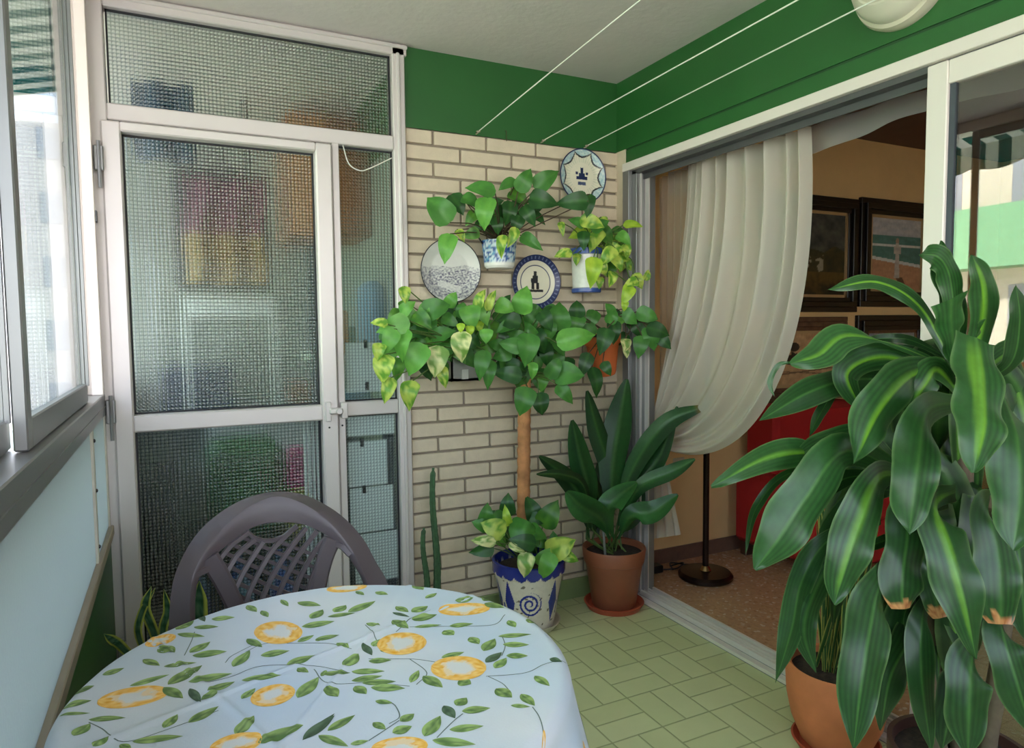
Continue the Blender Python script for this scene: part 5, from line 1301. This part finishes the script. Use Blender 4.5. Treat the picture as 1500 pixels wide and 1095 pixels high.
def land(u, v):
    n = nz(u * 7, v * 7) + .5 * nz(u * 20, v * 20, 2)
    if v > .55 + .12 * nz(u * 4, 0):
        return mixc(S(84, 88, 84), S(50, 54, 56), .5 + n)
    if v > .28:
        if n > .32 and .15 < u < .7: return S(150, 146, 130)
        return mixc(S(34, 38, 26), S(66, 60, 34), .5 + n)
    return mixc(S(96, 76, 36), S(34, 30, 18), min(1, max(0, abs(v - .26) * 4 + n)))
def sea(u, v):
    x = (u - .52) ; n = nz(u * 6, v * 20) * .5
    if (abs(x) < .035 + .06 * max(0, .5 - v) or (abs(x) < .075 and .5 < v < .62)) and .16 < v < .66: return mixc(S(206, 196, 188), S(160, 150, 150), .5 + n)
    if math.hypot(x, (v - .69) * .8) < .035: return S(170, 140, 124)
    if .06 < v < .17 and -.02 < x - (.16 - v) * .6 < .12: return S(92, 62, 52)
    if v > .76: return mixc(S(160, 166, 180), S(204, 200, 200), .5 + n)
    if v > .42 - .1 * u + .0:
        if abs(v - .62) < .015 or abs(v - (.44 - .1 * u)) < .025: return S(214, 216, 216)
        return mixc(S(62, 110, 104), S(90, 140, 134), .5 + n)
    return mixc(S(176, 128, 100), S(196, 150, 116), .5 + n)
def sketch(u, v):
    n = nz(u * 10, v * 10)
    if math.hypot(u - .3, (v - .74)) < .09 or math.hypot((u - .22) * 1.2, v - .47) < .08 or (abs(u - .3) < .045 and .45 < v < .8 and n > -.2) or (abs(v - .56) < .02 and .1 < u < .5): return S(44, 34, 30)
    if abs(v - .2 - .1 * u) < .012 or abs(v - .27 + .1 * u) < .008: return S(110, 84, 64)
    return mixc(S(206, 168, 126), S(184, 146, 106), .5 + n)
def town(u, v):
    n = nz(u * 9, v * 9) + .4 * nz(u * 30, v * 30)
    if v > .6: return mixc(S(130, 140, 156), S(170, 172, 176), .5 + n)
    if n > .25: return S(150, 140, 124)
    return mixc(S(48, 46, 40), S(90, 84, 70), .5 + n)
painting(3.10, 3.94, 1.405, 2.115, .09, 'frameb', 'gold', land, 'dark landscape painting in a wide black frame, nearest the curtain on the ochre wall')
painting(3.965, 4.70, 1.44, 2.135, .10, 'frameb', 'gold', sea, 'beach painting with a pale standing figure in a dark frame, right of the dark landscape')
painting(3.15, 3.855, .86, 1.375, .085, 'framebr', 'gold', sketch, 'tan picture with dark strokes in a brown carved frame, below the dark landscape')
painting(3.955, 4.66, .92, 1.385, .10, 'frameb', 'framebr', town, 'small dark town scene in a stepped black frame, below the beach painting')

# ------------------------------------------------------------------ light
w = bpy.data.worlds.new('sky'); SC.world = w; w.use_nodes = True; nt = w.node_tree; nt.nodes.clear()
out = N(nt, 'ShaderNodeOutputWorld'); bg = N(nt, 'ShaderNodeBackground'); bg.inputs[1].default_value = 1.6
tc = N(nt, 'ShaderNodeTexCoord'); sx = N(nt, 'ShaderNodeSeparateXYZ'); L(nt, tc.outputs['Generated'], sx.inputs[0])
rp = N(nt, 'ShaderNodeValToRGB'); e = rp.color_ramp.elements
e[0].position = .0; e[0].color = (1.0, .95, .90, 1); e[1].position = .95; e[1].color = (.50, .66, 1.0, 1)
x = e.new(.3); x.color = (.70, .81, 1.0, 1)
L(nt, sx.outputs[2], rp.inputs[0]); L(nt, rp.outputs[0], bg.inputs[0]); L(nt, bg.outputs[0], out.inputs[0])
sun = bpy.data.lights.new('sun', 'SUN'); sun.energy = 5.0; sun.angle = radians(2); sun.color = (1, .93, .84)
so = bpy.data.objects.new('sun', sun); COL.objects.link(so)
d = Vector((-.75, .35, -.62)); so.rotation_euler = d.to_track_quat('-Z', 'Y').to_euler()

vs_ = SC.view_settings; SC.display_settings.display_device = 'sRGB'
vs_.view_transform = 'Standard'; vs_.look = 'None'; vs_.gamma = 1; vs_.use_curve_mapping = False
vs_.exposure = 1.95
for o in bpy.data.objects:
    if '_o' in o: del o['_o']
